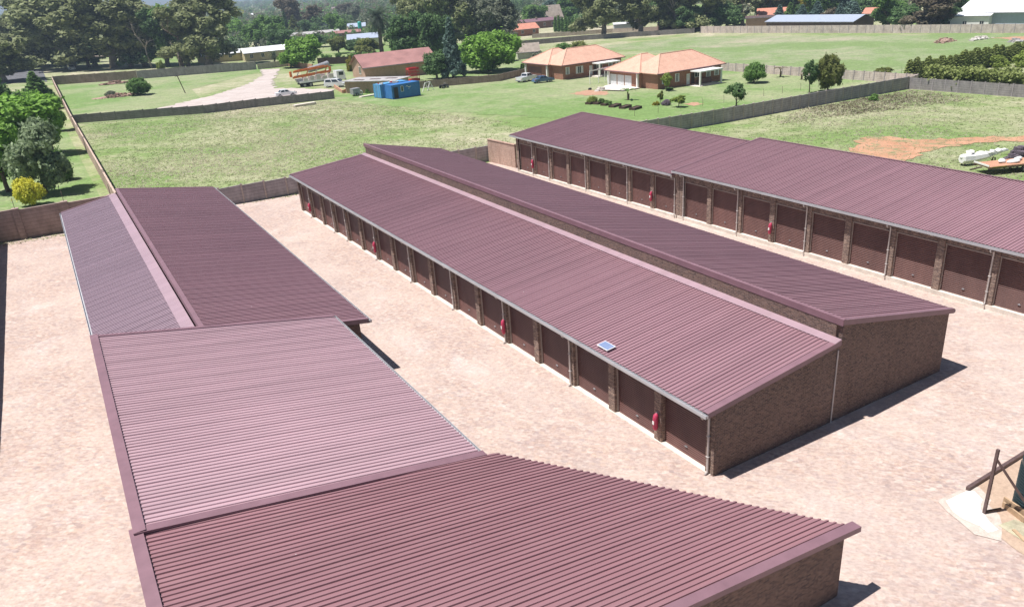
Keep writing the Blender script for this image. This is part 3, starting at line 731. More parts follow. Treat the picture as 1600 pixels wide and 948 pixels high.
for y, l in ((48.06, 'red covered extinguisher near the pinkish screen wall on the far right-hand row'), (30.06, 'red covered extinguisher one door before the step in the right-hand roof'),
             (17.6, 'red covered extinguisher on the nearer of the right-hand rows')):
    reel((23.3, y, zc(y) + .7), l)
sp = thing('solar_panel', 'small blue solar panel with a pale frame on the eave of the middle roof', 'solar panel', (-.02, 6.25, 3.0))
mb = MB(); mb.box((-.24, -.36, .07), (.24, .36, .10)); o = mb.build('frame', 'white_paint', sp); o.rotation_euler.y = -.09
mb = MB(); mb.box((-.21, -.33, .102), (.21, .33, .106)); o = mb.build('cells', 'solar', sp); o.rotation_euler.y = -.09
mb = MB(); mb.beam((-.15, -.3, 0), (-.15, -.3, .08), .03, .03); mb.beam((.15, .3, 0), (.15, .3, .1), .03, .03); mb.beam((-.15, .3, 0), (-.15, .3, .08), .03, .03); mb.beam((.15, -.3, 0), (.15, -.3, .1), .03, .03); mb.build('mount', 'grey_metal', sp)

# ------------------------------------------------------------------ buildings beyond the yard
def window(root, o, c, w, h, nrm, bars=2, curtain=True):
    """white framed window flush on a wall; c centre of its sill line, nrm the outward wall normal (unit xy)"""
    n = Vector((nrm[0], nrm[1], 0)); t = Vector((-n.y, n.x, 0)); c = Vector(c)
    def slab(mb, u0, u1, z0, z1, d0, d1):
        P = [c + t * u + n * d + Vector((0, 0, z)) for z in (z0, z1) for u, d in ((u0, d0), (u1, d0), (u1, d1), (u0, d1))]; mb.hexa(P)
    f = MB(o); e = .07
    slab(f, -w / 2, w / 2, -.06, 0, 0, .10); slab(f, -w / 2, w / 2, h, h + e, 0, .05)
    for u in [-w / 2 + e / 2, w / 2 - e / 2] + [-w / 2 + w * k / bars for k in range(1, bars)]: slab(f, u - e / 2, u + e / 2, 0, h, .0, .05)
    fr = f.build('window', 'white_paint', root)
    g = MB(o); slab(g, -w / 2 + .05, w / 2 - .05, .0, h, .004, .02); g.build('pane', 'glass', fr)
    if curtain:
        g = MB(o); slab(g, -w / 2 + .08, -w / 2 + w * .3, .02, h - .02, .021, .026); slab(g, w / 2 - w * .3, w / 2 - .08, .02, h - .02, .021, .026); g.build('curtain', 'curtain', fr)
    return fr
def hip(mb, x0, x1, y0, y1, z, h, dl, dr, drop=.14):
    """hipped roof, ridge along x; dl, dr how far the hips run in"""
    ym = (y0 + y1) / 2; r0, r1 = (x0 + dl, ym, z + h), (x1 - dr, ym, z + h)
    E = [(x0, y0, z), (x1, y0, z), (x1, y1, z), (x0, y1, z)]
    mb.add(E + [r0, r1], [(0, 1, 5, 4), (1, 2, 5), (2, 3, 4, 5), (3, 0, 4)])
    mb.add(E + [(a, b, c - drop) for a, b, c in E], [(0, 1, 5, 4), (1, 2, 6, 5), (2, 3, 7, 6), (3, 0, 4, 7), (4, 5, 6, 7)])
    return r0, r1
def tiled_house(dx, dy, label, garage):
    gz = -3.05; o = (78 + dx, 91.2 + dy, gz); r = thing('tiled_house', label, 'house', o, group='orange roofed brick houses')
    X = lambda x, y, z: (78 + dx + x, 91.2 + dy + y, gz + z)
    def bx(mb, a, b): mb.box(X(*a), X(*b))
    w = MB(o); bx(w, (0, 0, -.6), (15.6, 8.0, 2.95)); bx(w, (-.6, 4.2, -.6), (6.0, 13.5, 2.95)); w.build('wall', 'brick_house', r)
    pl = MB(o); bx(pl, (-.03, -.03, -.5), (15.63, 0, .18)); bx(pl, (-.63, 4.17, -.5), (-.6, 13.5, .16)); pl.build('plinth', 'soil', r)
    m = MB(o); a = X(-.6, -.6, 3.0); b = X(16.2, 8.6, 3.0); r0, r1 = hip(m, a[0], b[0], a[1], b[1], a[2], 2.75, 4.6, 4.4)
    a = X(-1.2, 3.6, 3.01); b = X(9.5, 14.1, 3.01); s0, s1 = hip(m, a[0], b[0], a[1], b[1], a[2], 2.6, 4.8, 4.2)
    rf = m.build('roof', 'tile_orange', r)
    cp = MB(o)
    for p, q in ((r0, r1), (X(-.6, -.6, 3.0), r0), (X(16.2, -.6, 3.0), r1), (X(-1.2, 3.6, 3.01), s0), (X(-1.2, 14.1, 3.01), s0), (s0, s1)):
        cp.tube([Vector(p) + Vector((0, 0, .02)), Vector(q) + Vector((0, 0, .02))], .09, 6)
    cp.build('ridge_tiles', 'tile_orange', rf)
    g = MB(o); bx(g, (-.72, -.74, 2.84), (16.3, -.6, 2.98)); bx(g, (-1.34, 3.5, 2.84), (-1.2, 14.2, 2.98)); g.build('gutter', 'fascia', r)
    # front windows along the long side
    for x, ww in (((1.6, 1.3), (4.6, 1.0), (12.4, 1.2), (14.5, 1.3)) if not garage else ((1.2, 1.0), (4.3, 1.9), (12.6, 1.2), (14.6, 1.2))): window(r, o, X(x, 0, 1.05 if ww < 1.5 else .9), ww, 1.35, (0, -1))
    window(r, o, X(9.6, 0, 1.3), 1.4, .85, (0, -1), 2, False)
    d = MB(o); bx(d, (8.0, -.02, .1), (8.9, 0, 2.15)); d.build('door', 'timber_dark', r)
    wb = MB(o); bx(wb, (6.9, -.02, .1), (7.7, 0, 2.1)); wb.build('sliding_door', 'curtain', r)
    for y in (4.6, 13.1): c = MB(o); bx(c, (-1.05, y - .18, -.5), (-.69, y + .18, 2.86)); c.build('column', 'white_paint', r)
    if garage:
        q = MB(o); bx(q, (-.66, 7.2, 0), (-.6, 12.4, 2.25)); q.build('garage_door', 'door_brown', r)
    else:
        for k in range(3):
            y = 6.6 + k * 2.2; q = MB(o); bx(q, (-.66, y, .1), (-.605, y + 1.9, 2.25)); s = q.build('sliding_door', 'white_paint', r)
            q = MB(o); bx(q, (-.68, y + .12, .2), (-.663, y + .9, 2.15)); bx(q, (-.68, y + 1.0, .2), (-.663, y + 1.8, 2.15)); q.build('pane', 'curtain', s)
    # flat white patio cover on posts
    cv = MB(o); bx(cv, (7.2, -3.3, 2.62), (12.6, -.75, 2.70)); bx(cv, (7.1, -3.4, 2.5), (12.7, -3.3, 2.72)); bx(cv, (7.1, -3.3, 2.5), (7.2, -.75, 2.72)); bx(cv, (12.6, -3.3, 2.5), (12.7, -.75, 2.72)); cv.build('patio_cover', 'white_paint', r)
    for x in (7.25, 12.5): c = MB(o); bx(c, (x - .13, -3.3, -.4), (x + .13, -3.04, 2.5)); c.build('post', 'white_paint', r)
    s = MB(o); bx(s, (6.6, -3.5, -.5), (12.8, -.0, .08)); s.build('patio_slab', 'concrete_pale', r)
    bk = MB(o); bx(bk, (9.3, -1.1, .08), (12.2, -.5, .95)); bk.build('planter', 'brown_wall', r)
    return r
tiled_house(0, 0, 'nearer orange tiled brick house with a white curtained sliding door and pale terrace', False)
tiled_house(-.5, 29, 'farther orange tiled brick house with a brown garage door behind the parked cars', True)
sheet('terrace', [XY(938, 142), XY(945, 136), XY(959, 132.5), XY(1000, 139), XY(973, 143.5)], .22, 'concrete_pale', 2)
# purplish lean-to between the houses
cpx = [XY(922, 132), XY(935.5, 129.6), XY(949, 128), XY(960, 131)]
o = (*cpx[0], T(*cpx[0])); cpt = thing('carport', 'purplish flat carport on thin white posts between the two tiled houses', 'carport', o)
for q in cpx[:3] + [(cpx[0][0] + 4.5, cpx[0][1] + 1)]:
    mb = MB(o); mb.box((q[0] - .05, q[1] - .05, T(*q) - .3), (q[0] + .05, q[1] + .05, T(*q) + 2.5)); mb.build('post', 'white_paint', cpt)
a, c = cpx[0], cpx[2]; d = Vector((c[0] - a[0], c[1] - a[1], 0)); nrm = Vector((4.6, .6, 0)); zz = o[2] + 2.5
mb = MB(o); P = [Vector((a[0], a[1], zz)), Vector((c[0], c[1], zz)), Vector((c[0], c[1], zz + .15)) + nrm, Vector((a[0], a[1], zz + .15)) + nrm]
mb.hexa(P + [p + Vector((0, 0, .1)) for p in P]); mb.build('roof', 'roof_red', cpt)
mb = MB(o); mb.beam(P[0] + Vector((-.06, 0, .03)), P[1] + Vector((-.06, 0, .03)), .1, .2); mb.build('fascia_board', 'white_paint', cpt)

def gable_house(name, label, cat, x0, y0, L, D, rz, hw, hr, wall, roof, wins=(), over=.4, chim=False, ztop=None, wincol=True):
    """gabled building: front-left corner x0, y0; length L along its own x, depth D; rz turned"""
    z = T(x0, y0) if ztop is None else ztop; o = (x0, y0, z); r = thing(name, label, cat, o, rz)
    w = MB(); w.prism([(0, -1), (D, -1), (D, hw), (D / 2, hw + hr - .08), (0, hw)], 'x', 0, L); w.build('wall', wall, r)
    m = MB(); k = hr / (D / 2); t_ = .09
    for s in (0, 1):
        y_e, y_r = (-over, D / 2) if not s else (D + over, D / 2); ze = hw - k * over + .06; zr = hw + hr + .06
        P = [(-over, y_e, ze), (L + over, y_e, ze), (L + over, y_r, zr), (-over, y_r, zr)]
        m.hexa(P + [(a, b, c + t_) for a, b, c in P])
    rf = m.build('roof', roof, r)
    e = MB(); e.box((-over, -over - .1, hw - k * over - .06), (L + over, -over - .005, hw - k * over + .1)); e.build('gutter', 'grey_metal', r)
    for x, ww, zz, hh in wins: window(r, (0, 0, 0), (x, 0, zz), ww, hh, (0, -1), 2, False)
    if chim:
        c = MB(); c.box((L * .7, D * .6, hw + hr * .3), (L * .7 + .6, D * .6 + .6, hw + hr + .9)); c.build('chimney', wall, rf)
    return r
# brick barn with the faded red iron roof
ba, bb = Vector(XY(572, 126)), Vector(XY(690, 122)); bd = bb - ba
r = gable_house('brick_barn', 'brick barn with a faded red iron roof behind the flat shed', 'barn', ba.x, ba.y, 18.0, 11.5, -.10, 3.0, 2.4, 'brick_barn', 'barn_roof', over=.6)
window(r, (0, 0, 0), (0, 4.2, 1.2), 1.8, 1.6, (-1, 0), 2, False)
# flat-roofed shed
sa = Vector(XY(541, 146)); o = (sa.x, sa.y, T(sa.x, sa.y)); sh = thing('flat_shed', 'tan timber shed with a flat weathered grey roof beside the blue containers', 'shed', (o[0], o[1], o[2]), -.95)
mb = MB(); mb.box((0, 0, -.8), (12, 5.5, 2.3)); mb.build('wall', 'brick_barn', sh)
mb = MB(); mb.box((-.4, -.5, 2.32), (12.4, 5.9, 2.46)); rf = mb.build('roof', 'sheet_grey', sh)
for k in range(3): mb = MB(); mb.box((1.5 + 3.4 * k, .8 + .9 * k, 2.465), (3.9 + 3.4 * k, 1.7 + .9 * k, 2.52)); mb.build('roof_patch', 'steel_dark', rf)
for k in range(5): mb = MB(); mb.box((1 + 2.2 * k, -.06, -.8), (1.12 + 2.2 * k, -.003, 2.3)); mb.build('post', 'timber', sh)

# site-office containers
def container(a, rz, L, label, mat, office):
    o = (a[0], a[1], T(*a[:2])); c = thing('shipping_container', label, 'container', o, rz)
    Wd, H_ = 2.44, 2.6
    n = int(L / .28); P = []; mb = MB()
    prof = [((k + u) * L / n, d) for k in range(n) for u, d in ((0, 0), (.25, 0), (.4, .035), (.75, .035), (.9, 0))] + [(L, 0)]
    for yy, s in ((0, 1), (Wd, -1)):
        P = []
        for x, d in prof: P += [(x, yy + s * d, .12), (x, yy + s * d, H_ - .08)]
        mb.add(P, [(2 * i, 2 * i + 1, 2 * i + 3, 2 * i + 2) for i in range(len(prof) - 1)])
    mb.box((0, .03, .12), (.05, Wd - .03, H_ - .05)); mb.box((L - .05, .03, .12), (L, Wd - .03, H_ - .05)); mb.build('side_panels', mat, c)
    mb = MB(); mb.box((.0, .0, H_ - .08), (L, Wd, H_)); mb.build('roof', mat, c)
    mb = MB()
    for x in (0, L):
        for y in (0, Wd): mb.box((x - .06, y - .06, -.1), (x + .06, y + .06, H_ + .01))
    for y in (0, Wd): mb.box((0.06, y - .05, -.02), (L - .06, y + .05, .13)); 
    mb.build('frame', mat, c)
    if office:
        mb = MB(); mb.box((.45, -.03, .1), (1.35, -.002, 2.15)); mb.build('doorway', 'black', c)
        window(c, (0, 0, 0), (2.3, 0, 1.25), .6, .9, (0, -1), 1, False)
        mb = MB()   # scribbled white logo, not legible in the photograph
        for p, q in (((3.2, 1.95), (3.5, 2.15)), ((3.5, 2.15), (3.75, 1.85)), ((3.75, 1.85), (4.35, 1.9)), ((3.75, 1.5), (3.95, 1.62))): mb.beam((p[0], -.008, p[1]), (q[0], -.008, q[1]), .02, .09)
        mb.build('logo', 'white_paint', c)
    else:
        for y in (.5, 1.3, 1.7): mb = MB(); mb.box((-.04, y, .2), (-.003, y + .05, 2.45)); mb.build('lock_rod', 'grey_metal', c)
    return c
c1 = at(614, 156); container(c1, .16, 6.3, 'blue office container with an open dark doorway and white logo, nearer of the pair', 'container_blue', True)
c2 = (c1.x - .9, c1.y + 3.4); container(c2, .16, 6.3, 'lighter blue container half hidden behind the blue office container', 'container_light', False)
jk = (c2[0] + 2.2, c2[1] + 1.0); o = (*jk, T(*jk) + 2.6); j = thing('scrap_heap', 'red and white odds and ends lying on top of the lighter blue container', 'scrap', o)
for k in range(9):
    mb = MB(); mb.obox((rnd.uniform(-2, 2.5), rnd.uniform(-.8, .9), 0), (rnd.uniform(.3, .9), rnd.uniform(.2, .5), rnd.uniform(.15, .4)), rnd.uniform(0, 3)); mb.build('crate', ['red_paint', 'offwhite', 'white_paint'][k % 3], j)
p = at(644, 130); q = (p.x + 2.2, p.y + 4); mb = MB((*q, T(*q))); mb.obox((*q, T(*q)), (2.6, 1.6, .5), .1); 
for k in range(6): mb.beam((q[0] - 1.2 + k * .48, q[1] - .8, T(*q) + .5), (q[0] - 1.2 + k * .48, q[1] - .8, T(*q) + 2.9), .07, .07); mb.beam((q[0] - 1.2 + k * .48, q[1] + .8, T(*q) + .5), (q[0] - 1.2 + k * .48, q[1] + .8, T(*q) + 2.9), .07, .07)
for z in (1.2, 2.0, 2.9): mb.beam((q[0] - 1.3, q[1] - .8, T(*q) + z), (q[0] + 1.3, q[1] - .8, T(*q) + z), .08, .12); mb.beam((q[0] - 1.3, q[1] + .8, T(*q) + z), (q[0] + 1.3, q[1] + .8, T(*q) + z), .08, .12)
mb.box((q[0] - 1.25, q[1] - .75, T(*q) + 2.5), (q[0] + 1.25, q[1] + .75, T(*q) + 2.85)); tag(mb.build('steel_cage', 'red_paint'), 'red steel cage standing behind the blue containers', 'cage')

# far houses and sheds
def far_house(label, px, py, L, D, hw, hr, rz, wall, roof, cat='house', name='house', wins=True):
    p = at(px, py); n = max(2, int(L / 3.5))
    return gable_house(name, label, cat, p.x, p.y, L, D, rz, hw, hr, wall, roof, [(L * (k + .6) / n, 1.1, 1.0, 1.2) for k in range(n)] if wins else (), chim=False)
far_house('white-roofed cream house right of the gum trees by the gravel drive', 384, 97, 15, 9, 2.7, 1.3, -.12, 'yellow_wall', 'sheet_white')
far_house('low white-roofed outbuilding half hidden under the gum tree branches', 312, 100, 16, 8, 2.3, .9, -.12, 'yellow_wall', 'sheet_white')
far_house('small orange tiled house behind the grey stub wall', 806, 58, 10, 9, 2.6, 1.8, -.2, 'brick_house', 'tile_far')
far_house('long low house with a dark purple roof behind the small orange one', 818, 47, 16, 8, 3.0, 1.0, -.2, 'brown_wall', 'fascia')
far_house('steep thatched house rising above the row of cypresses', 853, 40, 9, 9, 3.2, 5.4, -.2, 'offwhite', 'thatch')
far_house('small thatched hut in the shade right of the round green tree', 809, 93, 6, 5, 1.9, 1.9, -.5, 'offwhite', 'thatch', 'hut', 'thatched_hut', False)
far_house('long grey flat-roofed house among the trees left of the palm', 452, 66, 24, 11, 2.7, .9, -.3, 'offwhite', 'sheet_grey')
far_house('low house with a dull red roof right of the grey roofs', 525, 62, 12, 8, 2.6, .9, -.3, 'brown_wall', 'barn_roof')
far_house('small house with a bluish roof among the trees by the green tank', 545, 54, 9, 8, 3.4, 1.6, -.4, 'sheet_grey', 'sheet_blue')
far_house('little pale-roofed cottage beyond the round tree left of the palm', 500, 49, 9, 8, 3, 1.4, -.4, 'offwhite', 'sheet_grey')
p = Vector((189.2, 152.0)); r = gable_house('long_shed', 'long shed with a pale blue-grey roof behind the reddish wall', 'shed', p.x + 8, p.y + 20, 31, 12, -1.47, 2.6, 1.5, 'steel_dark', 'sheet_blue')
far_house('orange-roofed house partly hidden by trees left of the blue-grey shed', 1182, 38, 11, 10, 2.8, 2.2, -.9, 'brick_barn', 'tile_far')
far_house('small bright orange roof showing between the conifers', 1347, 34, 6, 6, 2.6, 1.5, -1.3, 'white_paint', 'tile_far')
far_house('white building with a row of dark windows under the big grey tree', 1440, 47, 17, 7, 3.6, .7, -1.35, 'white_paint', 'sheet_white')
p = at(1500, 47); r = gable_house('warehouse', 'big white-roofed warehouse with blue-grey sides behind the wall at top right', 'warehouse', p.x + 4, p.y + 3, 60, 24, -1.45, 4.4, 4.0, 'sheet_blue', 'sheet_white', over=.8)
far_house('pale-roofed hall behind the white warehouse', 1556, 30, 30, 16, 7.5, 2.2, -1.45, 'white_paint', 'tile_far', 'hall', 'hall', False)
far_house('low brown-roofed shelter under the gums beyond the meadow', 1030, 50, 15, 6, 2.6, .5, -.6, 'brown_wall', 'sheet_grey', 'shelter', 'shelter', False)
far_house('small white canopy between the two big gums beyond the meadow', 960, 50, 9, 5, 2.6, .4, -.6, 'sheet_blue', 'sheet_white', 'canopy', 'canopy', False)
far_house('dull brick wall-like shed beside the orange-roofed house', 1165, 46, 9, 5, 3.6, .4, -.9, 'brick_barn', 'steel_dark', 'shed', 'shed', False)
far_house('rusty roofed lean-to between the white building and the warehouse', 1478, 46, 8, 6, 2.4, .5, -1.4, 'brick_pink', 'steel_dark', 'lean-to', 'lean_to', False)
# houses far down the valley, mere specks
for k, (px, py, roof, lab) in enumerate(((418, 16, 'tile_far', 'tiny orange roof in the far woods at top left'), (512, 20, 'roof_flash', 'tiny pinkish roof in the hazy distance'), (470, 20, 'tile_far', 'tiny dull roof in the hazy distance behind the brown trees'),
                                         (375, 30, 'sheet_grey', 'tiny grey roof far off right of the gum trees'), (388, 28, 'sheet_white', 'tiny white roof far off right of the gum trees'), (8, 30, 'tile_far', 'far-off orange roof at the left edge of the picture'), (372, 60, 'sheet_white', 'white dome-like roof beyond the trees right of the gums'), (545, 75, 'sheet_blue', 'small bluish roof among bushes left of the barn'))):
    far_house(lab, px, py, 12, 9, 3, 1.6, -.4, 'offwhite', roof, wins=False)
# water tanks on stands
def tank(px, py, topy, w, mat, label):
    p = at(px, py); dep = (p - CAM).dot(fw); h = hgt(p, topy); r = thing('water_tank', label, 'water tank', p, 0)
    d = w * dep / FPX / 2; hb = h * .62
    mb = MB(); mb.tube([(0, 0, hb), (0, 0, hb + .1), (0, 0, h * .95), (0, 0, h)], [d * .97, d, d, d * .7], 14); mb.build('barrel', mat, r)
    for a in range(4):
        x, y = d * .8 * math.cos(a * 1.57 + .8), d * .8 * math.sin(a * 1.57 + .8); mb = MB(); mb.beam((x * 1.3, y * 1.3, -.5), (x, y, hb), .14, .14); mb.build('leg', 'steel_dark', r)
    mb = MB(); mb.box((-d, -d, hb - .12), (d, d, hb)); mb.build('platform', 'steel_dark', r)
    return r
def hgt(p, topy):
    lo, hi = 0, 60
    for _ in range(40):
        m_ = (lo + hi) / 2; q = p + Vector((0, 0, m_)) - CAM; y = 474 - FPX * q.dot(up) / q.dot(fw)
        if y > topy: lo = m_
        else: hi = m_
    return lo
tank(565, 62, 34, 6, 'tank_green', 'green water tank on a stand left of the tall palm')
tank(726, 80, 41, 7, 'tank_cyan', 'slim turquoise water tank on a stand behind the round green tree')

# ------------------------------------------------------------------ near right corner: post, timber, dark tank
b0 = at(1537, 803); r = thing('fence_post', 'brown steel corner post with a slanting brace at the right edge of the paving', 'post', b0)
mb = MB(); mb.beam((0, 0, -.3), (.06, 0, 2.6), .09, .09); mb.build('upright', 'steel_dark', r)
b1 = at(1620, 812); mb = MB(); mb.beam((.05, 0, 2.25), b1 - b0, .08, .08); mb.build('brace', 'steel_dark', r)
mb = MB()
for k in range(22): z = .25 + k * .105; mb.tube([(.06, 0, z), (.12 + .02 * (k % 2), -.02, z + .03), (.14, .03, z - .01)], .012, 4)
mb.build('wire_ties', 'grey_metal', r)
p0, p1 = at(1511, 767), at(1690, 655); mb = MB(p0); mb.beam(p0 + Vector((0, 0, .1)), p1 + Vector((0, 0, .1)), .12, .16); tag(mb.build('steel_beam', 'steel_dark'), 'brown steel edging beam lying along the border of the sandy corner', 'beam')
sp_ = [at(*q) for q in ((1470, 784), (1488, 770), (1512, 760), (1532, 764), (1546, 778), (1542, 791), (1554, 804), (1568, 820), (1572, 836), (1556, 845), (1526, 834), (1494, 816))]
o = sheet('cement_dust', [(p.x, p.y) for p in sp_], .042, 'spill_edge', .18, .12, None); o['kind'] = 'stuff'
o = sheet('cement_spill', [(p.x, p.y) for p in (at(*q) for q in ((1482, 784), (1492, 775), (1510, 768), (1524, 770), (1533, 779), (1530, 789), (1526, 795), (1540, 806), (1551, 818), (1554, 828), (1546, 832), (1528, 824), (1504, 810), (1488, 797)))], .05, 'cement_spill', .2, .09, None)
o['kind'] = 'stuff'
p = at(1618, 800); p = p + Vector((.2, .05, 0)); r = thing('water_tank', 'dark ribbed water tank cut by the right edge beside the brown post', 'water tank', p)
mb = MB(); n = 16; mb.tube([(0, 0, 0)] + [(0, 0, .05 + 1.75 * (k + f) / n) for k in range(n) for f in (0, .5)] + [(0, 0, 1.9), (0, 0, 2.05)], [.72] + [.75 - .03 * f for k in range(n) for f in (0, 1)] + [.72, .3], 28); mb.build('barrel', 'tank_dark', r)
mb = MB(); mb.tube([(0, 0, 2.03), (0, 0, 2.12)], .22, 14); mb.build('lid', 'black', r)
for k, (q0, q1, l) in enumerate((((1567, 788), (1603, 812), 'timber plank leaning nearest the dark tank'), ((1566, 792), (1600, 818), 'weathered board below the dark tank'), ((1541, 803), (1563, 799), 'short dark board by the foot of the brown post'))):
    a, b = at(*q0), at(*q1); z = Vector((0, 0, .12 + .1 * (k == 0))); mb = MB(a); mb.beam(a + z, b + z, .06, .24 if k < 2 else .08); tag(mb.build('plank', 'timber' if k < 2 else 'timber_dark'), l, 'plank', 'loose boards in the sandy corner')
a, b = at(1583, 829), at(1605, 850); mb = MB(a); mb.beam(a + Vector((0, 0, .06)), b + Vector((0, 0, .06)), .12, .04); tag(mb.build('plank', 'timber'), 'pale plank lying on the grass in the bottom right corner', 'plank', 'loose boards in the sandy corner')

# ------------------------------------------------------------------ vehicles and yard things
def wheel(root, x, y, r, w, s):
    mb = MB(); mb.tube([(x, y - s * w, r), (x, y, r)], r, 14); t_ = mb.build('wheel', 'tyre', root)
    mb = MB(); mb.tube([(x, y - s * .02, r), (x, y + s * .012, r)], r * .58, 12); mb.build('rim', 'grey_metal', t_)
def cabin(root, pts, w0, w1, z0, z1, mat):
    """greenhouse: pts = x at rear foot, rear top, front top, front foot"""
    a, b, c, d = pts; mb = MB()
    mb.hexa([(a, -w0, z0), (d, -w0, z0), (d, w0, z0), (a, w0, z0), (b, -w1, z1), (c, -w1, z1), (c, w1, z1), (b, w1, z1)]); mb.build('cab', mat, root)
    def q(u, v, s):   # point on the cabin side: u along, v up
        x0, x1 = a + (b - a) * v, d + (c - d) * v; return (x0 + (x1 - x0) * u, s * (w0 + (w1 - w0) * v + .012), z0 + (z1 - z0) * v)
    for s in (-1, 1):
        for u0, u1 in ((.08, .47), (.53, .92)):
            P = [q(u0, .12, s), q(u1, .12, s), q(u1, .85, s), q(u0, .85, s)]; mb = MB(); mb.hexa(P + [(x, y + s * .012, z) for x, y, z in P]); mb.build('side_window', 'glass', root)
    for nm, f0, f1, sg in (('rear_window', a, b, -1), ('windscreen', d, c, 1)):
        P = []
        for u, v in ((-1, .12), (1, .12), (1, .88), (-1, .88)):
            P.append((f0 + (f1 - f0) * v + sg * .012, u * (w0 + (w1 - w0) * v) * .88, z0 + (z1 - z0) * v))
        mb = MB(); mb.hexa(P + [(x + sg * .012, y, z + .004) for x, y, z in P]); mb.build(nm, 'glass', root)
def vehicle(name, label, cat, rear, front, kind, paint, L):
    a, b = Vector(rear), Vector(front); d = b - a; rz = math.atan2(d.y, d.x); c = (a + b) / 2
    c.z = T(c.x, c.y); r = thing(name, label, cat, c, rz); h = L / 2
    mb = MB()
    if kind == 'pickup':
        mb.prism([(-h, .42), (h - .1, .42), (h, .6), (h - .02, .95), (h - .25, 1.08), (.95, 1.16), (-.75, 1.16), (-.75, .72), (-h, .72)], 'y', -.88, .88)
        for y in (-.88, .80): mb.box((-h, y, .722), (-.752, y + .08, 1.14))
        mb.box((-h, -.798, .722), (-h + .07, .798, 1.14)); mb.build('body', paint, r)
        cabin(r, (-.8, -.6, .55, 1.25), .84, .68, 1.162, 1.74, paint); wx = (-h + 1.0, h - .95); wr = .37
    elif kind == 'van':
        mb.prism([(-h, .4), (h, .4), (h + .03, .9), (h - .5, 1.12), (-h, 1.2)], 'y', -.88, .88); mb.build('body', paint, r)
        cabin(r, (-h + .03, -h + .25, h - 1.6, h - .75), .86, .74, 1.19, 1.85, paint); wx = (-h + .8, h - .85); wr = .34
    else:
        mb.prism([(-h, .34), (h - .05, .34), (h, .6), (h - .15, .74), (.75, .92), (-1.25, .95), (-h + .08, .9), (-h, .7)], 'y', -.84, .84); mb.build('body', paint, r)
        cabin(r, (-1.35, -.85, .3, 1.0), .80, .62, .93, 1.42, paint); wx = (-h + .8, h - .85); wr = .32
    for x in wx:
        for s in (-1, 1): wheel(r, x, s * .87, wr, .22, s)
    for s in (-1, 1):
        mb = MB(); mb.box((h - .06, s * .62 - .16, .66), (h + .03, s * .62 + .16, .82)); mb.build('headlight', 'glass', r)
        mb = MB(); mb.box((-h - .012, s * .72 - .09, .7), (-h + .02, s * .72 + .09, .9)); mb.build('tail_light', 'red_paint', r)
    for lo, hi in (((h - .1, -.85, .36), (h + .05, .85, .56)), ((-h - .06, -.85, .40), (-h + .02, .85, .58))): mb = MB(); mb.box(lo, hi); mb.build('bumper', 'grey_metal' if kind == 'pickup' else paint, r)
    return r
vehicle('pickup_truck', 'white double-cab pickup truck parked on the lawn before the garage door', 'pickup', at(804, 131), at(841, 124), 'pickup', 'car_white', 5.2)
vehicle('parked_car', 'blue-grey sedan parked beside the white pickup on the lawn', 'car', at(833, 131), at(864, 127.5), 'sedan', 'car_blue', 4.5)
vehicle('parked_car', 'white van-like car nosed in front of the concrete pump truck', 'van', at(509, 137), at(540, 136), 'van', 'car_white', 4.6)
p = at(444, 153); vehicle('parked_car', 'white car standing just behind the low dark field wall', 'car', p + Vector((-.8, 2.4, 0)), p + Vector((2.9, 2.2, 0)), 'sedan', 'car_white', 4.3)
vehicle('parked_car', 'small white car in the shade under the tall gums at top left', 'car', at(104, 108), at(122, 113), 'van', 'car_white', 4.4)

def truck_base(r, L, paint):
    h = L / 2; mb = MB(); mb.box((-h, -.45, .75), (h - .3, .45, 1.05)); mb.build('chassis', 'black', r)
    for x in (-h + 1.2, -h + 2.6, h - 1.4):
        for s in (-1, 1): wheel(r, x, s * 1.2, .52, .35, s)
    mb = MB(); mb.prism([(h - 2.0, .8), (h, .8), (h + .02, 1.7), (h - .18, 2.75), (h - 2.0, 2.8)], 'y', -1.2, 1.2); cb = mb.build('cab', paint, r)
    mb = MB(); P = [(h + .02, -1.05, 1.75), (h + .02, 1.05, 1.75), (h - .13, 1.0, 2.6), (h - .13, -1.0, 2.6)]; mb.hexa(P + [(x + .03, y, z) for x, y, z in P]); mb.build('windscreen', 'glass', cb)
    for s in (-1, 1): mb = MB(); mb.box((h - 1.5, s * 1.215 - .012, 1.75), (h - .4, s * 1.215 + .012, 2.5)); mb.build('side_window', 'glass', cb)
    mb = MB(); mb.box((h - .05, -1.2, .6), (h + .12, 1.2, 1.0)); mb.build('bumper', 'grey_metal', r)
a, b = at(464, 137), at(541, 129); d = b - a; c = (a + b) / 2; c.z = T(c.x, c.y)
r = thing('pump_truck', 'white concrete pump truck with a folded orange boom in the gravel yard', 'truck', c, math.atan2(d.y, d.x)); truck_base(r, 11, 'car_white')
mb = MB(); mb.box((-5.3, -1.2, 1.06), (3.2, 1.2, 1.5)); mb.build('deck', 'car_white', r)
mb = MB()
for k in range(5): mb.box((-4.4 + 1.5 * k, -1.22, 1.5), (-3.3 + 1.5 * k, -.5, 2.1 + .25 * (k % 3))); mb.box((-4.2 + 1.5 * k, .4, 1.5), (-3.2 + 1.5 * k, 1.2, 2.2 + .2 * (k % 2)))
mb.build('pump_gear', 'offwhite', r)
mb = MB(); mb.prism([(-5.6, 1.2), (-4.6, 1.2), (-4.5, 2.0), (-5.9, 2.0)], 'y', -.8, .8); mb.build('hopper', 'grey_metal', r)
for k, (z, y) in enumerate(((2.55, -.5), (3.75, -.5), (2.6, .5), (3.8, .5))):
    mb = MB(); mb.beam((-6.6 + .3 * k, y, z - .15), (2.3 - .3 * k, y, z + .3), .26, .40); mb.build('boom_section', 'orange', r)
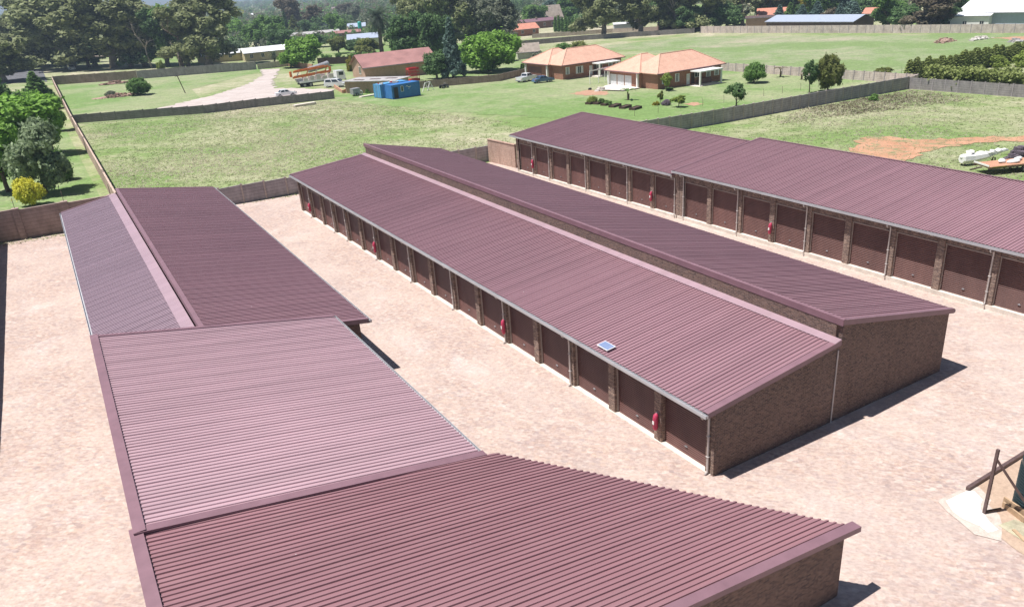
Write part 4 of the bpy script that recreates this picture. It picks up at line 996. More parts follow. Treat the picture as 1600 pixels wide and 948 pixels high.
for k in range(4): mb = MB(); mb.beam((-5.6 + 2.2 * k, -.5, 2.6 + .1 * k), (-4.9 + 2.2 * k, -.5, 3.75 + .1 * k), .14, .2); mb.build('boom_link', 'orange' if k % 2 else 'offwhite', r)
mb = MB(); mb.tube([(2.3, -.5, 2.9), (2.3, -.5, 3.9)], .3, 8); mb.tube([(-6.9, -.4, 2.6), (-6.9, -.4, 3.8)], .3, 8); mb.build('boom_joint', 'orange', r)
mb = MB(); mb.tube([(2.0, 0, 1.4), (2.0, 0, 3.2)], .4, 10); mb.build('turret', 'offwhite', r)
for s in (-1, 1): mb = MB(); mb.beam((2.8, s * 1.1, 1.5), (2.8, s * 1.35, .7), .3, .3); mb.build('outrigger', 'car_white', r)
p = at(482, 116); q = at(514, 112); z = Vector((0, 0, 1.0)); mb = MB(p); mb.tube([p + z, p.lerp(q, .02) + z, q + z * 2.0, q + z * 2.05 + (q - p) * .03], [.5, .7, .85, .6], 14); tag(mb.build('steel_silo', 'grey_metal', smooth=False), 'long grey steel silo lying on its side behind the pump truck', 'silo')
a, b = at(24, 106), at(58, 111); d = b - a; c = (a + b) / 2; c.z = T(c.x, c.y)
r = thing('mixer_truck', 'white concrete mixer truck on the road at far top left', 'truck', c, math.atan2(d.y, d.x)); truck_base(r, 8.6, 'car_white')
mb = MB(); mb.tube([(2.1, 0, 1.8), (1.6, 0, 1.85), (0, 0, 2.2), (-2, 0, 2.6), (-3.6, 0, 3.0), (-4.1, 0, 3.1)], [.5, .9, 1.2, 1.2, .75, .55], 16); mb.build('drum', 'offwhite', r, True)
mb = MB(); mb.beam((-3.9, 0, 2.4), (-4.6, 0, 1.2), .5, .1); mb.beam((-3.4, -.5, 1.05), (-3.4, -.5, 2.6), .12, .12); mb.beam((-3.4, .5, 1.05), (-3.4, .5, 2.6), .12, .12); mb.build('chute', 'grey_metal', r)
# dark quad bike and trestle on the lawn
p = at(694, 138); r = thing('quad_bike', 'small dark quad bike on the lawn by the low brown wall', 'quad bike', p, .3)
mb = MB(); mb.blob((0, 0, .62), (.75, .28, .2), 3); mb.box((-.95, -.4, .6), (-.35, .4, .72)); mb.box((.4, -.42, .6), (.9, .42, .7)); mb.build('body', 'black', r)
mb = MB(); mb.tube([(.3, -.42, 1.0), (.42, 0, .95), (.3, .42, 1.0)], .03, 6); mb.beam((.42, 0, .6), (.38, 0, .96), .05, .05); mb.build('handlebar', 'grey_metal', r)
for x in (-.62, .62):
    for s in (-1, 1): wheel(r, x, s * .58, .3, .25, s)
p = at(664, 143); mb = MB(p)
for k in range(2):
    o_ = Vector((k * 1.3, k * .4, 0)); mb.beam(p + o_ + Vector((-.5, 0, 0)), p + o_ + Vector((.3, .2, 1.7)), .1, .1); mb.beam(p + o_ + Vector((1.0, .2, 0)), p + o_ + Vector((.3, .2, 1.7)), .1, .1)
mb.beam(p + Vector((.2, .1, 1.65)), p + Vector((1.7, .6, 1.65)), .12, .12); mb.beam(p + Vector((-.2, .1, .7)), p + Vector((2.2, .6, .7)), .1, .1); tag(mb.build('trestle', 'white_paint'), 'white trestle frame leaning at the right end of the blue container', 'trestle')
# slabs on the grass
def slabs(px, py, L, Wd, n, rz, label, mat='concrete_pale'):
    p = at(px, py); mb = MB(p)
    for k in range(n): mb.obox((p.x + rnd.uniform(-.15, .15), p.y + rnd.uniform(-.1, .1), p.z + k * .14), (L, Wd, .13), rz + rnd.uniform(-.03, .03))
    tag(mb.build('slab_stack', mat), label, 'slabs')
slabs(477, 165, 4.2, 1.1, 3, .1, 'pale concrete slabs stacked on the grass in front of the low dark wall')
slabs(575, 151, 3.6, .9, 2, .15, 'pale concrete beams lying on the grass left of the blue containers')
p = at(556, 150); r = thing('site_trailer', 'small grey box trailer left of the blue containers', 'trailer', p, .1)
mb = MB(); mb.box((-.8, -.7, .35), (.8, .7, 1.5)); mb.build('body', 'grey_metal', r)
mb = MB(); mb.beam((.8, 0, .4), (1.7, 0, .35), .1, .1); mb.build('drawbar', 'steel_dark', r)
for s in (-1, 1): wheel(r, 0, s * .86, .32, .16, s)
p = at(563, 149); mb = MB(p); mb.tube([p + Vector((math.cos(k * .524) * .42, -.3, .5 + math.sin(k * .524) * .42)) for k in range(13)], .13, 8, cap=False); tag(mb.build('loose_tyre', 'white_paint', smooth=True), 'white painted tyre leaning beside the grey box trailer', 'tyre')
# flatbed trailer and white tank behind the right-hand garages
p = at(1568, 268); r = thing('flatbed_trailer', 'rusty flatbed trailer loaded with pale sacks behind the right-hand garages', 'trailer', p, -.42)
mb = MB(); mb.box((-2.3, -1.0, .72), (2.6, 1.0, .84)); mb.build('deck', 'brick_rust', r)
mb = MB()
for y in (-.98, .9): mb.box((-2.35, y, .6), (2.65, y + .08, .72))
mb.beam((-2.3, 0, .64), (-3.4, 0, .5), .12, .1); mb.build('frame', 'steel_dark', r)
mb = MB(); mb.box((-2.36, -1.0, .86), (-2.3, 1.0, 1.0)); mb.build('tail_board', 'white_paint', r)
mb = MB(); mb.beam((-2.0, -1.02, .78), (-.6, -1.02, .78), .03, .1); mb.build('side_stripe', 'leaf_gold', r)
for x in (1.3, 2.0):
    for s in (-1, 1): wheel(r, x, s * 1.02, .34, .2, s)
for k, (x, y, a) in enumerate(((-.2, .2, .3), (.6, -.3, -.4), (1.5, .3, .1), (2.1, -.2, .6))):
    q = r.matrix_basis @ Vector((x, y, .98)); mb = MB(q); mb.blob(q, (.62, .3, .18), 40 + k, rough=.2); sk = tag(mb.build('sack', 'white_paint', smooth=True), 'pale sack lying on the rusty flatbed trailer', 'sack', 'pale sacks on the flatbed trailer'); sk.rotation_euler.z = a
p = at(1532, 256); r = thing('boat_hull', 'long white upturned hull-like shell resting on the grass behind the flatbed trailer', 'hull', p, -.35)
mb = MB(); mb.tube([(-2.2, 0, .7), (-2.1, 0, .7), (-1.0, .05, .66), (.3, -.05, .78), (1.5, .04, .92), (2.4, 0, 1.1), (2.9, .1, 1.0)], [.40, .48, .46, .36, .24, .17, .08], 7)
for k in range(7): mb.blob((-1.9 + .6 * k, rnd.uniform(-.2, .2), .86 + .05 * k), (.34, .3, .16), 70 + k, rough=.35)
mb.build('shell', 'white_paint', r)
mb = MB(); mb.blob((-1.2, .1, 1.22), (.42, .3, .2), 5, rough=.3); mb.build('cowling', 'white_paint', r)
for x in (-1.9, 1.4): mb = MB(); mb.beam((x, -.3, -.2), (x, -.1, .5), .09, .09); mb.beam((x, .3, -.2), (x, .1, .5), .09, .09); mb.build('stand', 'steel_dark', r)
# leaning pole, rubble, raised beds
p = at(290, 146); mb = MB(p); mb.tube([p + Vector((0, 0, -.2)), p + Vector((-.9, .2, 4.0))], .1, 7); mb.beam(p + Vector((-1.4, .2, 3.85)), p + Vector((-.4, .2, 3.95)), .1, .1); tag(mb.build('leaning_pole', 'steel_dark'), 'thin dark pole leaning left on the grass by the gravel drive', 'pole')
def heap(px, py, L, Wd, h, rz, mat, label, cat, n=60, name='rubble_heap'):
    p = at(px, py); mb = MB(p); g = random.Random(int(px)); ca, sa = math.cos(rz), math.sin(rz)
    for k in range(n):
        u, v = g.gauss(0, .3), g.gauss(0, .3); u = max(-.5, min(.5, u)); v = max(-.5, min(.5, v))
        z = h * max(0, 1 - (2 * u) ** 2) * max(0, 1 - (2 * v) ** 2) * g.uniform(.3, 1)
        x, y = u * L, v * Wd; s = g.uniform(.15, .45)
        mb.obox((p.x + x * ca - y * sa, p.y + x * sa + y * ca, p.z + z - .12), (s * 1.6, s, s * .7), g.uniform(0, 3))
    mb.blob((p.x, p.y, p.z - .05), (L * .45, Wd * .42, h * .7), int(px), rough=.3)
    return tag(mb.build(name, mat), label, cat)
heap(178, 132, 9, 2.0, .9, .05, 'rubble', 'long heap of broken brick in front of the wall with vent holes', 'rubble', 110)
heap(183, 152, 10, 3.0, .8, .1, 'rubble', 'spread heap of rubble and brush left of the round willow bush', 'rubble', 110)
heap(938, 142, 2.6, 1.4, .5, .2, 'offwhite', 'pale heap of building rubble at the left end of the terrace', 'rubble', 40)
heap(1475, 66, 8, 3, 1.0, .1, 'rubble', 'dark brush heap far off on the meadow', 'brush heap', 80, 'brush_heap')
heap(1530, 62, 9, 3, .9, .1, 'offwhite', 'scattered white rubble on the far meadow right of the dark brush heap', 'rubble', 50)
heap(1588, 66, 4, 3, .9, .1, 'sheet_grey', 'grey scrap heap at the far right end of the meadow', 'scrap', 40, 'scrap_heap')
heap(1592, 250, 2.2, 1.8, 1.2, .3, 'leaf_mauve', 'dark twiggy brush heap behind the loaded flatbed trailer', 'brush heap', 120, 'brush_heap')
p = at(922, 141); mb = MB(p); mb.blob(p + Vector((0, 0, .2)), (.4, .25, .25), 8); tag(mb.build('dark_bundle', 'black'), 'small black bundle on the bare soil left of the terrace', 'bundle')
for k, (px, py, rz, lab) in enumerate(((922, 163, .1, 'leftmost raised bed with the tallest plants'), (934, 163, .1, 'second planted raised bed from the left'), (946, 165, .1, 'third planted raised bed from the left'),
                                      (961, 167, .12, 'first bare dark timber bed right of the planted ones'), (977, 169, .12, 'middle bare dark timber bed'), (993, 171, .12, 'rightmost bare dark timber bed below the banana plant'))):
    p = at(px, py); bdx = thing('raised_bed', lab, 'garden bed', p, rz + .25, 'timber raised beds on the lawn'); L = 1.5 if k < 3 else 2.4
    mb = MB()
    for lo, hi in (((-L / 2, -.5, -.2), (L / 2, -.42, .38)), ((-L / 2, .42, -.2), (L / 2, .5, .38)), ((-L / 2, -.42, -.2), (-L / 2 + .08, .42, .38)), ((L / 2 - .08, -.42, -.2), (L / 2, .42, .38))): mb.box(lo, hi)
    mb.build('planks', 'timber_dark', bdx)
    mb = MB(); mb.box((-L / 2 + .09, -.41, 0), (L / 2 - .09, .41, .3)); mb.build('soil', 'timber_dark', bdx)

# ------------------------------------------------------------------ trees and plants
def leaf_mesh(name, clumps, leaf, per, mat, seed, flat=.0, droop=0.0, aspect=1.0):
    """leaves as small quads in clumps (x, y, z, r); per leaves each"""
    g = np.random.default_rng(seed); C_ = np.array([c[:3] for c in clumps]); r_ = np.array([c[3] for c in clumps])
    n = np.maximum(4, (per * (r_ / r_.mean()) ** 2).astype(int)); idx = np.repeat(np.arange(len(clumps)), n); N = len(idx)
    d = g.normal(size=(N, 3)); d /= np.linalg.norm(d, axis=1)[:, None]
    rad = r_[idx] * g.uniform(.35, 1.0, N) ** .5 * np.exp(g.normal(size=N) * .22)
    sq = np.array([1, 1, 1 - flat]); P = C_[idx] + d * rad[:, None] * sq
    nrm = d * .9 + g.normal(size=(N, 3)) * .55 + np.array([0, 0, .35]); nrm /= np.linalg.norm(nrm, axis=1)[:, None]
    a = np.cross(nrm, g.normal(size=(N, 3)) + np.array([0, 0, -droop * 4])); a /= np.linalg.norm(a, axis=1)[:, None]; b = np.cross(nrm, a)
    s = leaf * g.uniform(.6, 1.35, N)[:, None]
    Q = np.stack([P + b * s * .9, P + a * s * .5 * aspect, P - b * s * .9, P - a * s * .5 * aspect], 1).reshape(-1, 3)
    me = bpy.data.meshes.new(name); me.vertices.add(4 * N); me.vertices.foreach_set('co', Q.ravel())
    me.loops.add(4 * N); me.loops.foreach_set('vertex_index', np.arange(4 * N)); me.polygons.add(N)
    me.polygons.foreach_set('loop_start', np.arange(N) * 4); me.update(calc_edges=True)
    me.materials.append(MATS[mat]); return me
def env_clumps(kind, H, W, g):
    """clump centres for a crown of height H and width W standing on z = 0"""
    out = []
    if kind == 'round':
        for j in range(9):
            a = j * 2.4 + g.random(); q = g.uniform(.18, .62) * W / 2; lz = H * g.uniform(.34, .80) if j else H * .78; lr = g.uniform(.24, .36) * W * (1 - .25 * q / W)
            for k in range(11):
                v = Vector((g.gauss(0, 1), g.gauss(0, 1), g.gauss(0, 1) + .25)).normalized(); f = g.uniform(.55, 1)
                out.append((q * math.cos(a) + v.x * lr * f * .8, q * math.sin(a) + v.y * lr * f * .8, min(H * .95, max(H * .14, lz + v.z * lr * f * H / W * .72)), W * g.uniform(.065, .125)))
    elif kind == 'dome':
        for k in range(120):
            v = Vector((g.gauss(0, 1), g.gauss(0, 1), g.gauss(0, 1))).normalized(); f = g.uniform(.62, .92); f2 = f * (1 + .14 * math.sin(3 * math.atan2(v.y, v.x) + 5 * v.z))
            out.append((v.x * W / 2 * f2, v.y * W / 2 * f2, H * .56 + v.z * H * .40 * f2, W * g.uniform(.06, .11)))
    elif kind == 'gum':
        tops = [(g.uniform(-.34, .34) * W, g.uniform(-.34, .34) * W, H * (.24 + .64 * (j + g.random()) / 15), g.uniform(.15, .25)) for j in range(15)]
        for tx, ty, tz, tr in tops:
            for k in range(9):
                v = Vector((g.gauss(0, 1), g.gauss(0, 1), g.gauss(0, .8))); v = v.normalized() * g.uniform(.4, 1)
                out.append((tx + v.x * tr * W, ty + v.y * tr * W, min(H * .96, tz + v.z * tr * H * .62), W * g.uniform(.055, .10)))
    elif kind == 'cone':
        for k in range(95):
            f = (k + g.random()) / 95; rr = W / 2 * (1 - f) ** .85; a = k * 2.4; q = g.uniform(.55, .95)
            out.append((rr * q * math.cos(a), rr * q * math.sin(a), H * (.1 + .88 * f) - rr * .12, max(.05 * W, W * .12 * (1 - f * .7))))
    elif kind == 'column':
        for k in range(50):
            f = (k + .5) / 50; rr = W / 2 * math.sin(math.pi * min(1, .12 + f * .88)) ** .6 * (1 - f * .35); a = k * 2.4
            out.append((rr * .6 * math.cos(a), rr * .6 * math.sin(a), H * (.04 + .93 * f), W * .2 * (1 - f * .55)))
    elif kind == 'bush':
        for k in range(40):
            v = Vector((g.gauss(0, 1), g.gauss(0, 1), abs(g.gauss(0, 1)))).normalized(); f = g.uniform(.45, .85)
            out.append((v.x * W / 2 * f, v.y * W / 2 * f, H * .12 + v.z * H * .78 * f, W * g.uniform(.10, .17)))
    elif kind == 'loose':
        for k in range(26):
            v = Vector((g.gauss(0, 1), g.gauss(0, 1), g.gauss(0, 1))).normalized(); f = g.uniform(.35, .95)
            out.append((v.x * W / 2 * f, v.y * W / 2 * f, H * .62 + v.z * H * .34 * f, W * g.uniform(.08, .15)))
    return out
def trunk_mesh(kind, H, W, clumps, g, mat):
    mb = MB(); r0 = {'round': .035, 'dome': .035, 'gum': .028, 'cone': .022, 'column': .02, 'bush': .02, 'loose': .022}[kind] * H
    top = {'round': .55, 'dome': .5, 'gum': .72, 'cone': .92, 'column': .8, 'bush': .3, 'loose': .6}[kind] * H
    pts = [(0, 0, -.4)]; x = y = 0
    for k in range(1, 6): x += g.gauss(0, .012) * H; y += g.gauss(0, .012) * H; pts.append((x if kind in ('gum', 'loose') else x * .3, y if kind in ('gum', 'loose') else y * .3, top * k / 5))
    mb.tube(pts, [r0 * (1.25 - .19 * k) for k in range(6)], 8)
    for c in g.sample(clumps, min(len(clumps), 14 if kind == 'gum' else 8)):
        if kind in ('cone', 'column'): break
        k = g.choice((2, 3, 4)); a = Vector(pts[k]); b = Vector(c[:3])
        if b.z < a.z: a = Vector(pts[1])
        mid = a.lerp(b, .5) + Vector((g.gauss(0, .02) * H, g.gauss(0, .02) * H, .02 * H)); mb.tube([a, mid, b], [r0 * .42, r0 * .28, r0 * .1], 6)
    return mb.mesh('trunk', mat, True)
PROTO = {}
def proto(kind, H, W, leaf, per, bark, v, droop=0.0, flat=0.0):
    k = (kind, H, W, leaf, v)
    if k not in PROTO:
        g = random.Random(hash((kind, H, W, v)) % 99991 if False else int(H * 131 + W * 17 + v * 7919 + len(kind) * 31)); cl = env_clumps(kind, H, W, g)
        PROTO[k] = (leaf_mesh('crown', cl, leaf, per, 'leaf_mid', v + 5, flat, droop), trunk_mesh(kind, H, W, cl, g, bark))
    return PROTO[k]
KIND = {'dome': (7, 10, .34, 110, 'bark', 'leafy_tree', 'tree'),   # prototype: height, width, leaf size, leaves per clump, bark, name, category
    'round': (9, 9, .34, 120, 'bark', 'leafy_tree', 'tree'), 'gum': (24, 17, .58, 130, 'bark_pale', 'gum_tree', 'tree'), 'cone': (12, 6, .34, 80, 'bark', 'conifer_tree', 'tree'),
    'column': (6, 1.6, .22, 60, 'bark', 'columnar_conifer', 'tree'), 'bush': (3, 4, .22, 120, 'bark', 'bush', 'bush'), 'loose': (5, 3.5, .24, 80, 'bark', 'young_tree', 'tree'), 'bigbush': (5, 7, .26, 260, 'bark', 'bush', 'bush')}
NV = [0]
def tree(kind, px, py, topy, wpx, mat, label, group=None, name=None, cat=None, lean=0.0, pos=None, v=None):
    H, Wd, leaf, per, bark, nm, ct = KIND[kind]; NV[0] += 1; v = NV[0] % 3 if v is None else v
    cr, tr = proto('bush' if kind == 'bigbush' else kind, H, Wd, leaf, per, bark, v)
    p = pos if pos is not None else at(px, py); dep = (p - CAM).dot(fw); h = hgt(p, topy) if topy is not None else py; w = wpx * dep / FPX
    r = thing(name or nm, label, cat or ct, p, rnd.uniform(0, 6.28), group)
    r.scale = (w / Wd, w / Wd, h / H)
    if lean: r.rotation_euler.x = lean
    c = place(cr, 'crown' if ct == 'tree' else 'foliage', r, (0, 0, 0)); c.material_slots[0].link = 'OBJECT'; c.material_slots[0].material = MATS[mat]
    place(tr, 'trunk' if ct == 'tree' else 'stem', r, (0, 0, 0)); return r

TREES = [
 # tall gums at top left
 ('gum', 112, 107, -28, 150, 'leaf_gum', 'tallest dark gum at top left, above the small white car'),
 ('gum', 62, 104, -5, 120, 'leaf_gum', 'dark olive gum at top left with the mixer truck at its foot'),
 ('gum', 178, 106, -20, 135, 'leaf_gum', 'broad gum rising over the wall with vent holes'),
 ('gum', 228, 104, -8, 110, 'leaf_gum', 'grey-green gum behind the dead branches'),
 ('gum', 327, 104, -22, 125, 'leaf_gum', 'open-branched gum right of the dead tree with pale limbs showing'),
 ('gum', 262, 103, 6, 75, 'leaf_dark', 'dark shady tree low between the gums'),
 ('round', 283, 102, 8, 64, 'leaf_mid', 'brighter green tree behind the bare dead tree'),
 ('gum', 8, 128, 42, 115, 'leaf_gum', 'drooping olive tree at the left edge beside the road'),
 ('round', 8, 205, 112, 70, 'leaf_dark', 'very dark tree at the left edge above the bright shrubbery'),
 ('round', 140, 106, 55, 70, 'leaf_dark', 'dark undergrowth tree below the tallest gum'),
 ('bush', 251, 108, 92, 14, 'leaf_lime', 'small lime green shrub lit at the foot of the gums', None, 'bush', 'bush'),
 # garden left of the rust-stained wall
 ('cone', 66, 172, 112, 60, 'leaf_mid', 'cone-shaped green tree beside the far part of the rust-stained wall'),
 ('round', 30, 250, 150, 150, 'leaf_bright', 'big bright green tree filling the garden at the left edge'),
 ('round', 84, 240, 164, 56, 'leaf_bright', 'bright green tree touching the rust-stained wall'),
 ('round', 72, 302, 194, 96, 'leaf_sage', 'grey-green tree in front of the bright garden trees'),
 ('dome', 51, 322, 279, 44, 'leaf_yellow', 'bright yellow bush behind the tall brown wall', None, 'bush', 'bush'),
 ('round', 46, 196, 138, 70, 'leaf_bright', 'bright green tree in the far part of the left garden beside the cone-shaped one'),
 ('round', 88, 205, 152, 44, 'leaf_bright', 'narrow bright tree pressed against the rust-stained wall'),
 ('round', 14, 300, 196, 90, 'leaf_bright', 'leafy green tree at the left edge next to the grey-green one'),
 ('bigbush', 98, 282, 222, 40, 'leaf_mid', 'green shrubby tree between the grey-green tree and the rust-stained wall', None, 'bush', 'bush'),
 ('bigbush', 76, 160, 134, 30, 'leaf_dark', 'dark shrub where the rust-stained wall meets the road', None, 'bush', 'bush'),
 ('gum', 20, 112, 48, 90, 'leaf_gum', 'second drooping olive tree at the left edge behind the mixer truck'),
 ('gum', 150, 104, 10, 90, 'leaf_dark', 'dark gum filling the gap between the two tallest at top left'),
 ('gum', 205, 105, 40, 80, 'leaf_dark', 'low dark gum over the right part of the wall with vent holes'),
 ('gum', 295, 104, 20, 84, 'leaf_gum', 'gum just behind the short whitish dead trunk'),
 # middle distance, left of the palm
 ('round', 478, 106, 56, 66, 'leaf_bright', 'bright green bushy tree directly behind the pump truck'),
 ('round', 455, 106, 74, 40, 'leaf_bright', 'smaller bright tree at the left foot of the bushy one behind the pump truck'),
 ('round', 530, 84, 58, 34, 'leaf_olive', 'olive bushy tree left of the palm above the timber fence'),
 ('round', 556, 83, 60, 32, 'leaf_dark', 'dark round tree just left of the palm'),
 ('round', 578, 84, 60, 44, 'leaf_olive', 'yellowish green tree at the foot of the palm'),
 ('bush', 573, 86, 70, 30, 'leaf_olive', 'rounded bush above the barn roof at the left', None, 'bush', 'bush'),
 ('bush', 548, 112, 83, 14, 'leaf_gold', 'yellow-green bush at the left gable of the brick barn', None, 'bush', 'bush'),
 ('round', 528, 58, 22, 36, 'leaf_mid', 'round leafy tree behind the dull red roof'),
 ('column', 449, 56, 17, 10, 'leaf_dark', 'thin dark cypress spire among the trees at upper left'),
 ('cone', 462, 56, 24, 24, 'leaf_olive', 'pale green cone-shaped tree beside the thin cypress'),
 ('round', 484, 56, 32, 34, 'leaf_dark', 'dark rounded hedge-like tree right of the thin cypress'),
 ('gum', 452, 50, -6, 50, 'leaf_brown', 'brownish tall gum behind the thin cypress'),
 ('gum', 490, 50, 8, 42, 'leaf_brown', 'brownish gum right of the tallest brown one'),
 ('round', 425, 74, 26, 50, 'leaf_mid', 'green tree behind the white-roofed cream house'),
 ('round', 400, 74, 38, 48, 'leaf_mid', 'mid green tree above the left end of the cream house'),
 ('round', 368, 60, 29, 34, 'leaf_bright', 'lime-topped tree beyond the open-branched gum'),
 ('cone', 394, 66, 42, 16, 'leaf_rust', 'small rust-coloured tree above the cream house'),
 ('round', 440, 80, 46, 40, 'leaf_dark', 'dark tree over the right end of the cream house'),
 ('round', 470, 74, 56, 50, 'leaf_mid', 'low green trees in front of the long grey roofs'),
 ('round', 500, 74, 53, 40, 'leaf_dark', 'dark green tree in front of the grey roofs beside the bushy bright tree'),
 ('round', 540, 30, 6, 26, 'leaf_brown', 'dusky brown tree left of the green tank'),
 ('round', 555, 40, 8, 26, 'leaf_grey', 'greyish tree between the green tank and the round tree'),
 # right of the palm
 ('round', 640, 100, 24, 68, 'leaf_dark', 'big dark tree behind the barn roof, left of two'),
 ('round', 683, 100, 22, 60, 'leaf_dark', 'big dark tree behind the barn roof, right of two'),
 ('gum', 655, 78, -35, 78, 'leaf_gum', 'tall gum rising behind the two big dark trees'),
 ('gum', 710, 80, -40, 86, 'leaf_gum', 'tall olive gum above the blue-grey conifer'),
 ('gum', 748, 78, -16, 74, 'leaf_grey', 'grey gum behind the turquoise tank'),
 ('gum', 784, 82, -10, 70, 'leaf_grey', 'grey-leaved gum above the round green tree'),
 ('gum', 690, 78, -10, 60, 'leaf_gum', 'gum between the two tallest behind the barn'),
 ('cone', 709, 122, 28, 42, 'leaf_blue', 'blue-grey conifer with tiered branches at the end of the barn'),
 ('round', 683, 124, 78, 46, 'leaf_dark', 'small dark tree against the right end of the barn'),
 ('dome', 765, 112, 48, 96, 'leaf_bright', 'wide round bright tree on its own lawn, wider than tall'),
 ('bush', 818, 112, 98, 12, 'leaf_mid', 'small shrub at the left corner of the farther tiled house', None, 'bush', 'bush'),
 ('round', 792, 96, 60, 36, 'leaf_grey', 'greyish tree shading the thatched hut'),
 ('bigbush', 880, 84, 64, 32, 'leaf_mid', 'green bush behind the farther tiled roof, left of a greyer one', None, 'bush', 'bush'),
 ('bigbush', 905, 83, 62, 38, 'leaf_olive', 'grey-olive bush behind the farther tiled roof', None, 'bush', 'bush'),
 ('bush', 842, 92, 78, 26, 'leaf_grey', 'straggly grey shrub beside the thatched hut', None, 'bush', 'bush'),
 # gums beyond the meadow
 ('gum', 943, 58, -42, 92, 'leaf_gum', 'broad gum beyond the meadow left of the white canopy'),
 ('gum', 1001, 54, -40, 84, 'leaf_gum', 'gum beyond the meadow right of the white canopy'),
 ('gum', 1055, 50, -38, 84, 'leaf_gum', 'gum above the low brown shelter'),
 ('gum', 1098, 48, -34, 80, 'leaf_gum', 'rightmost gum of the meadow row, by the reddish wall'),
 ('round', 1078, 50, 10, 46, 'leaf_dark', 'dark tree between the two right-hand meadow gums'),
 ('round', 1135, 47, 4, 60, 'leaf_dark', 'dark green tree at the left end of the blue-grey shed'),
 ('gum', 1160, 40, -20, 70, 'leaf_gum', 'gum behind the partly hidden orange roof'),
 ('round', 835, 42, 8, 50, 'leaf_mid', 'green tree behind the small orange tiled house'),
 ('round', 868, 34, -6, 60, 'leaf_blue', 'bluish tree behind the thatched house'),
 ('round', 900, 34, -8, 60, 'leaf_mid', 'leafy tree above the row of cypresses'),
 # right, behind the sheds
 ('cone', 1217, 38, 8, 30, 'leaf_blue', 'first blue-green conifer above the left end of the long shed'),
 ('cone', 1233, 38, 4, 28, 'leaf_mid', 'greener conifer, second above the long shed'),
 ('cone', 1252, 38, 8, 32, 'leaf_blue', 'third conifer above the long shed, under the yellow tree'),
 ('cone', 1275, 38, 2, 36, 'leaf_blue', 'dense conifer above the middle of the long shed'),
 ('round', 1296, 38, 12, 30, 'leaf_brown', 'brownish low tree above the long shed'),
 ('cone', 1311, 38, 6, 30, 'leaf_blue', 'conifer right of the brownish tree above the long shed'),
 ('cone', 1334, 38, 4, 36, 'leaf_blue', 'last conifer above the right end of the long shed'),
 ('round', 1258, 30, -6, 44, 'leaf_gold', 'yellow-tinged tree behind the row of conifers'),
 ('round', 1205, 32, -14, 60, 'leaf_mid', 'leafy tree behind the first conifers of the long shed'),
 ('round', 1302, 26, -20, 80, 'leaf_mid', 'leafy tree high behind the long shed'),
 ('round', 1352, 30, -14, 60, 'leaf_dark', 'dark tree behind the small bright orange roof'),
 ('round', 1388, 44, -10, 62, 'leaf_mid', 'full green tree right of the small bright orange roof'),
 ('gum', 1446, 48, -14, 84, 'leaf_brown', 'big grey-brown tree over the white building'),
 ('round', 1492, 36, -12, 60, 'leaf_dark', 'dark tree behind the left end of the white warehouse'),
 ('round', 1540, 22, -20, 80, 'leaf_dark', 'dark tree behind the pale-roofed hall'),
 ('round', 1592, 22, -16, 60, 'leaf_mid', 'green tree at the top right corner behind the hall'),
 ('round', 1222, 32, -16, 56, 'leaf_dark', 'dark leafy tree at the back between the first conifers of the long shed'),
 ('round', 1328, 30, -18, 64, 'leaf_blue', 'bluish leafy tree at the back above the right end of the long shed'),
 ('round', 1280, 32, -14, 56, 'leaf_mid', 'mid green tree at the back over the middle of the long shed'),
 ('round', 1412, 46, 6, 50, 'leaf_dark', 'dark tree between the full green tree and the grey-brown one'),
 ('gum', 1190, 34, -26, 76, 'leaf_gum', 'gum far behind the partly hidden orange roof, rightmost of the gums'),
 ('round', 1475, 46, 10, 40, 'leaf_dark', 'dark tree over the rusty lean-to'),
 # garden of the nearer tiled house
 ('dome', 1178, 130, 98, 36, 'leaf_mid', 'round clipped-looking bush on the lawn right of the nearer tiled house', None, 'bush', 'bush'),
 ('loose', 1264, 146, 92, 24, 'leaf_dark', 'dark ragged young tree left of the grey-olive one by the fence wall'),
 ('dome', 1293, 143, 86, 44, 'leaf_olive', 'grey-olive rounded tree standing behind the fence wall'),
 ('loose', 1151, 168, 127, 34, 'leaf_dark', 'dark leafy sapling poking above the grey fence wall'),
 ('loose', 1041, 143, 112, 16, 'leaf_lime', 'slim yellow-topped sapling in front of the nearer tiled house'),
 ('loose', 1032, 163, 141, 10, 'leaf_olive', 'thin bare-looking sapling in the flower bed'),
 ('bush', 1025, 165, 157, 12, 'leaf_gold', 'small yellow shrub in the flower bed', None, 'bush', 'bush'),
 ('bush', 1041, 165, 153, 16, 'leaf_mauve', 'mauve-grey lavender shrub in the flower bed', None, 'bush', 'bush'),
 ('loose', 1060, 168, 148, 24, 'leaf_lime', 'loose pale green shrub beside the red soil patch', None, 'shrub', 'shrub'),
 ('bush', 1045, 141, 135, 14, 'leaf_dark', 'low dark shrub at the wall of the nearer tiled house', None, 'bush', 'bush'),
 ('loose', 1380, 122, 104, 26, 'leaf_olive', 'pale green shrub against the pale wall near its right end', None, 'shrub', 'shrub'),
 ('bush', 1365, 158, 146, 16, 'leaf_mid', 'small green weed clump at the foot of the grey fence wall', None, 'bush', 'bush'),
 ('dome', 220, 149, 122, 36, 'leaf_mid', 'rounded willow-like bush alone on the gravel yard grass', None, 'bush', 'bush'),
 ('bush', 173, 150, 140, 18, 'leaf_grey', 'greyish weeds growing on the spread rubble', None, 'bush', 'bush'),
 ('bush', 575, 146, 139, 10, 'leaf_mid', 'small green shrub at the corner of the flat shed', None, 'bush', 'bush'),
 ('bush', 1552, 144, 136, 12, 'leaf_dark', 'dark weed clump at the foot of the stained wall', None, 'bush', 'bush'),
 ('bush', 926, 162, 148, 18, 'leaf_lime', 'pale leafy plant in the leftmost raised bed', None, 'vegetable_plant', 'plant'),
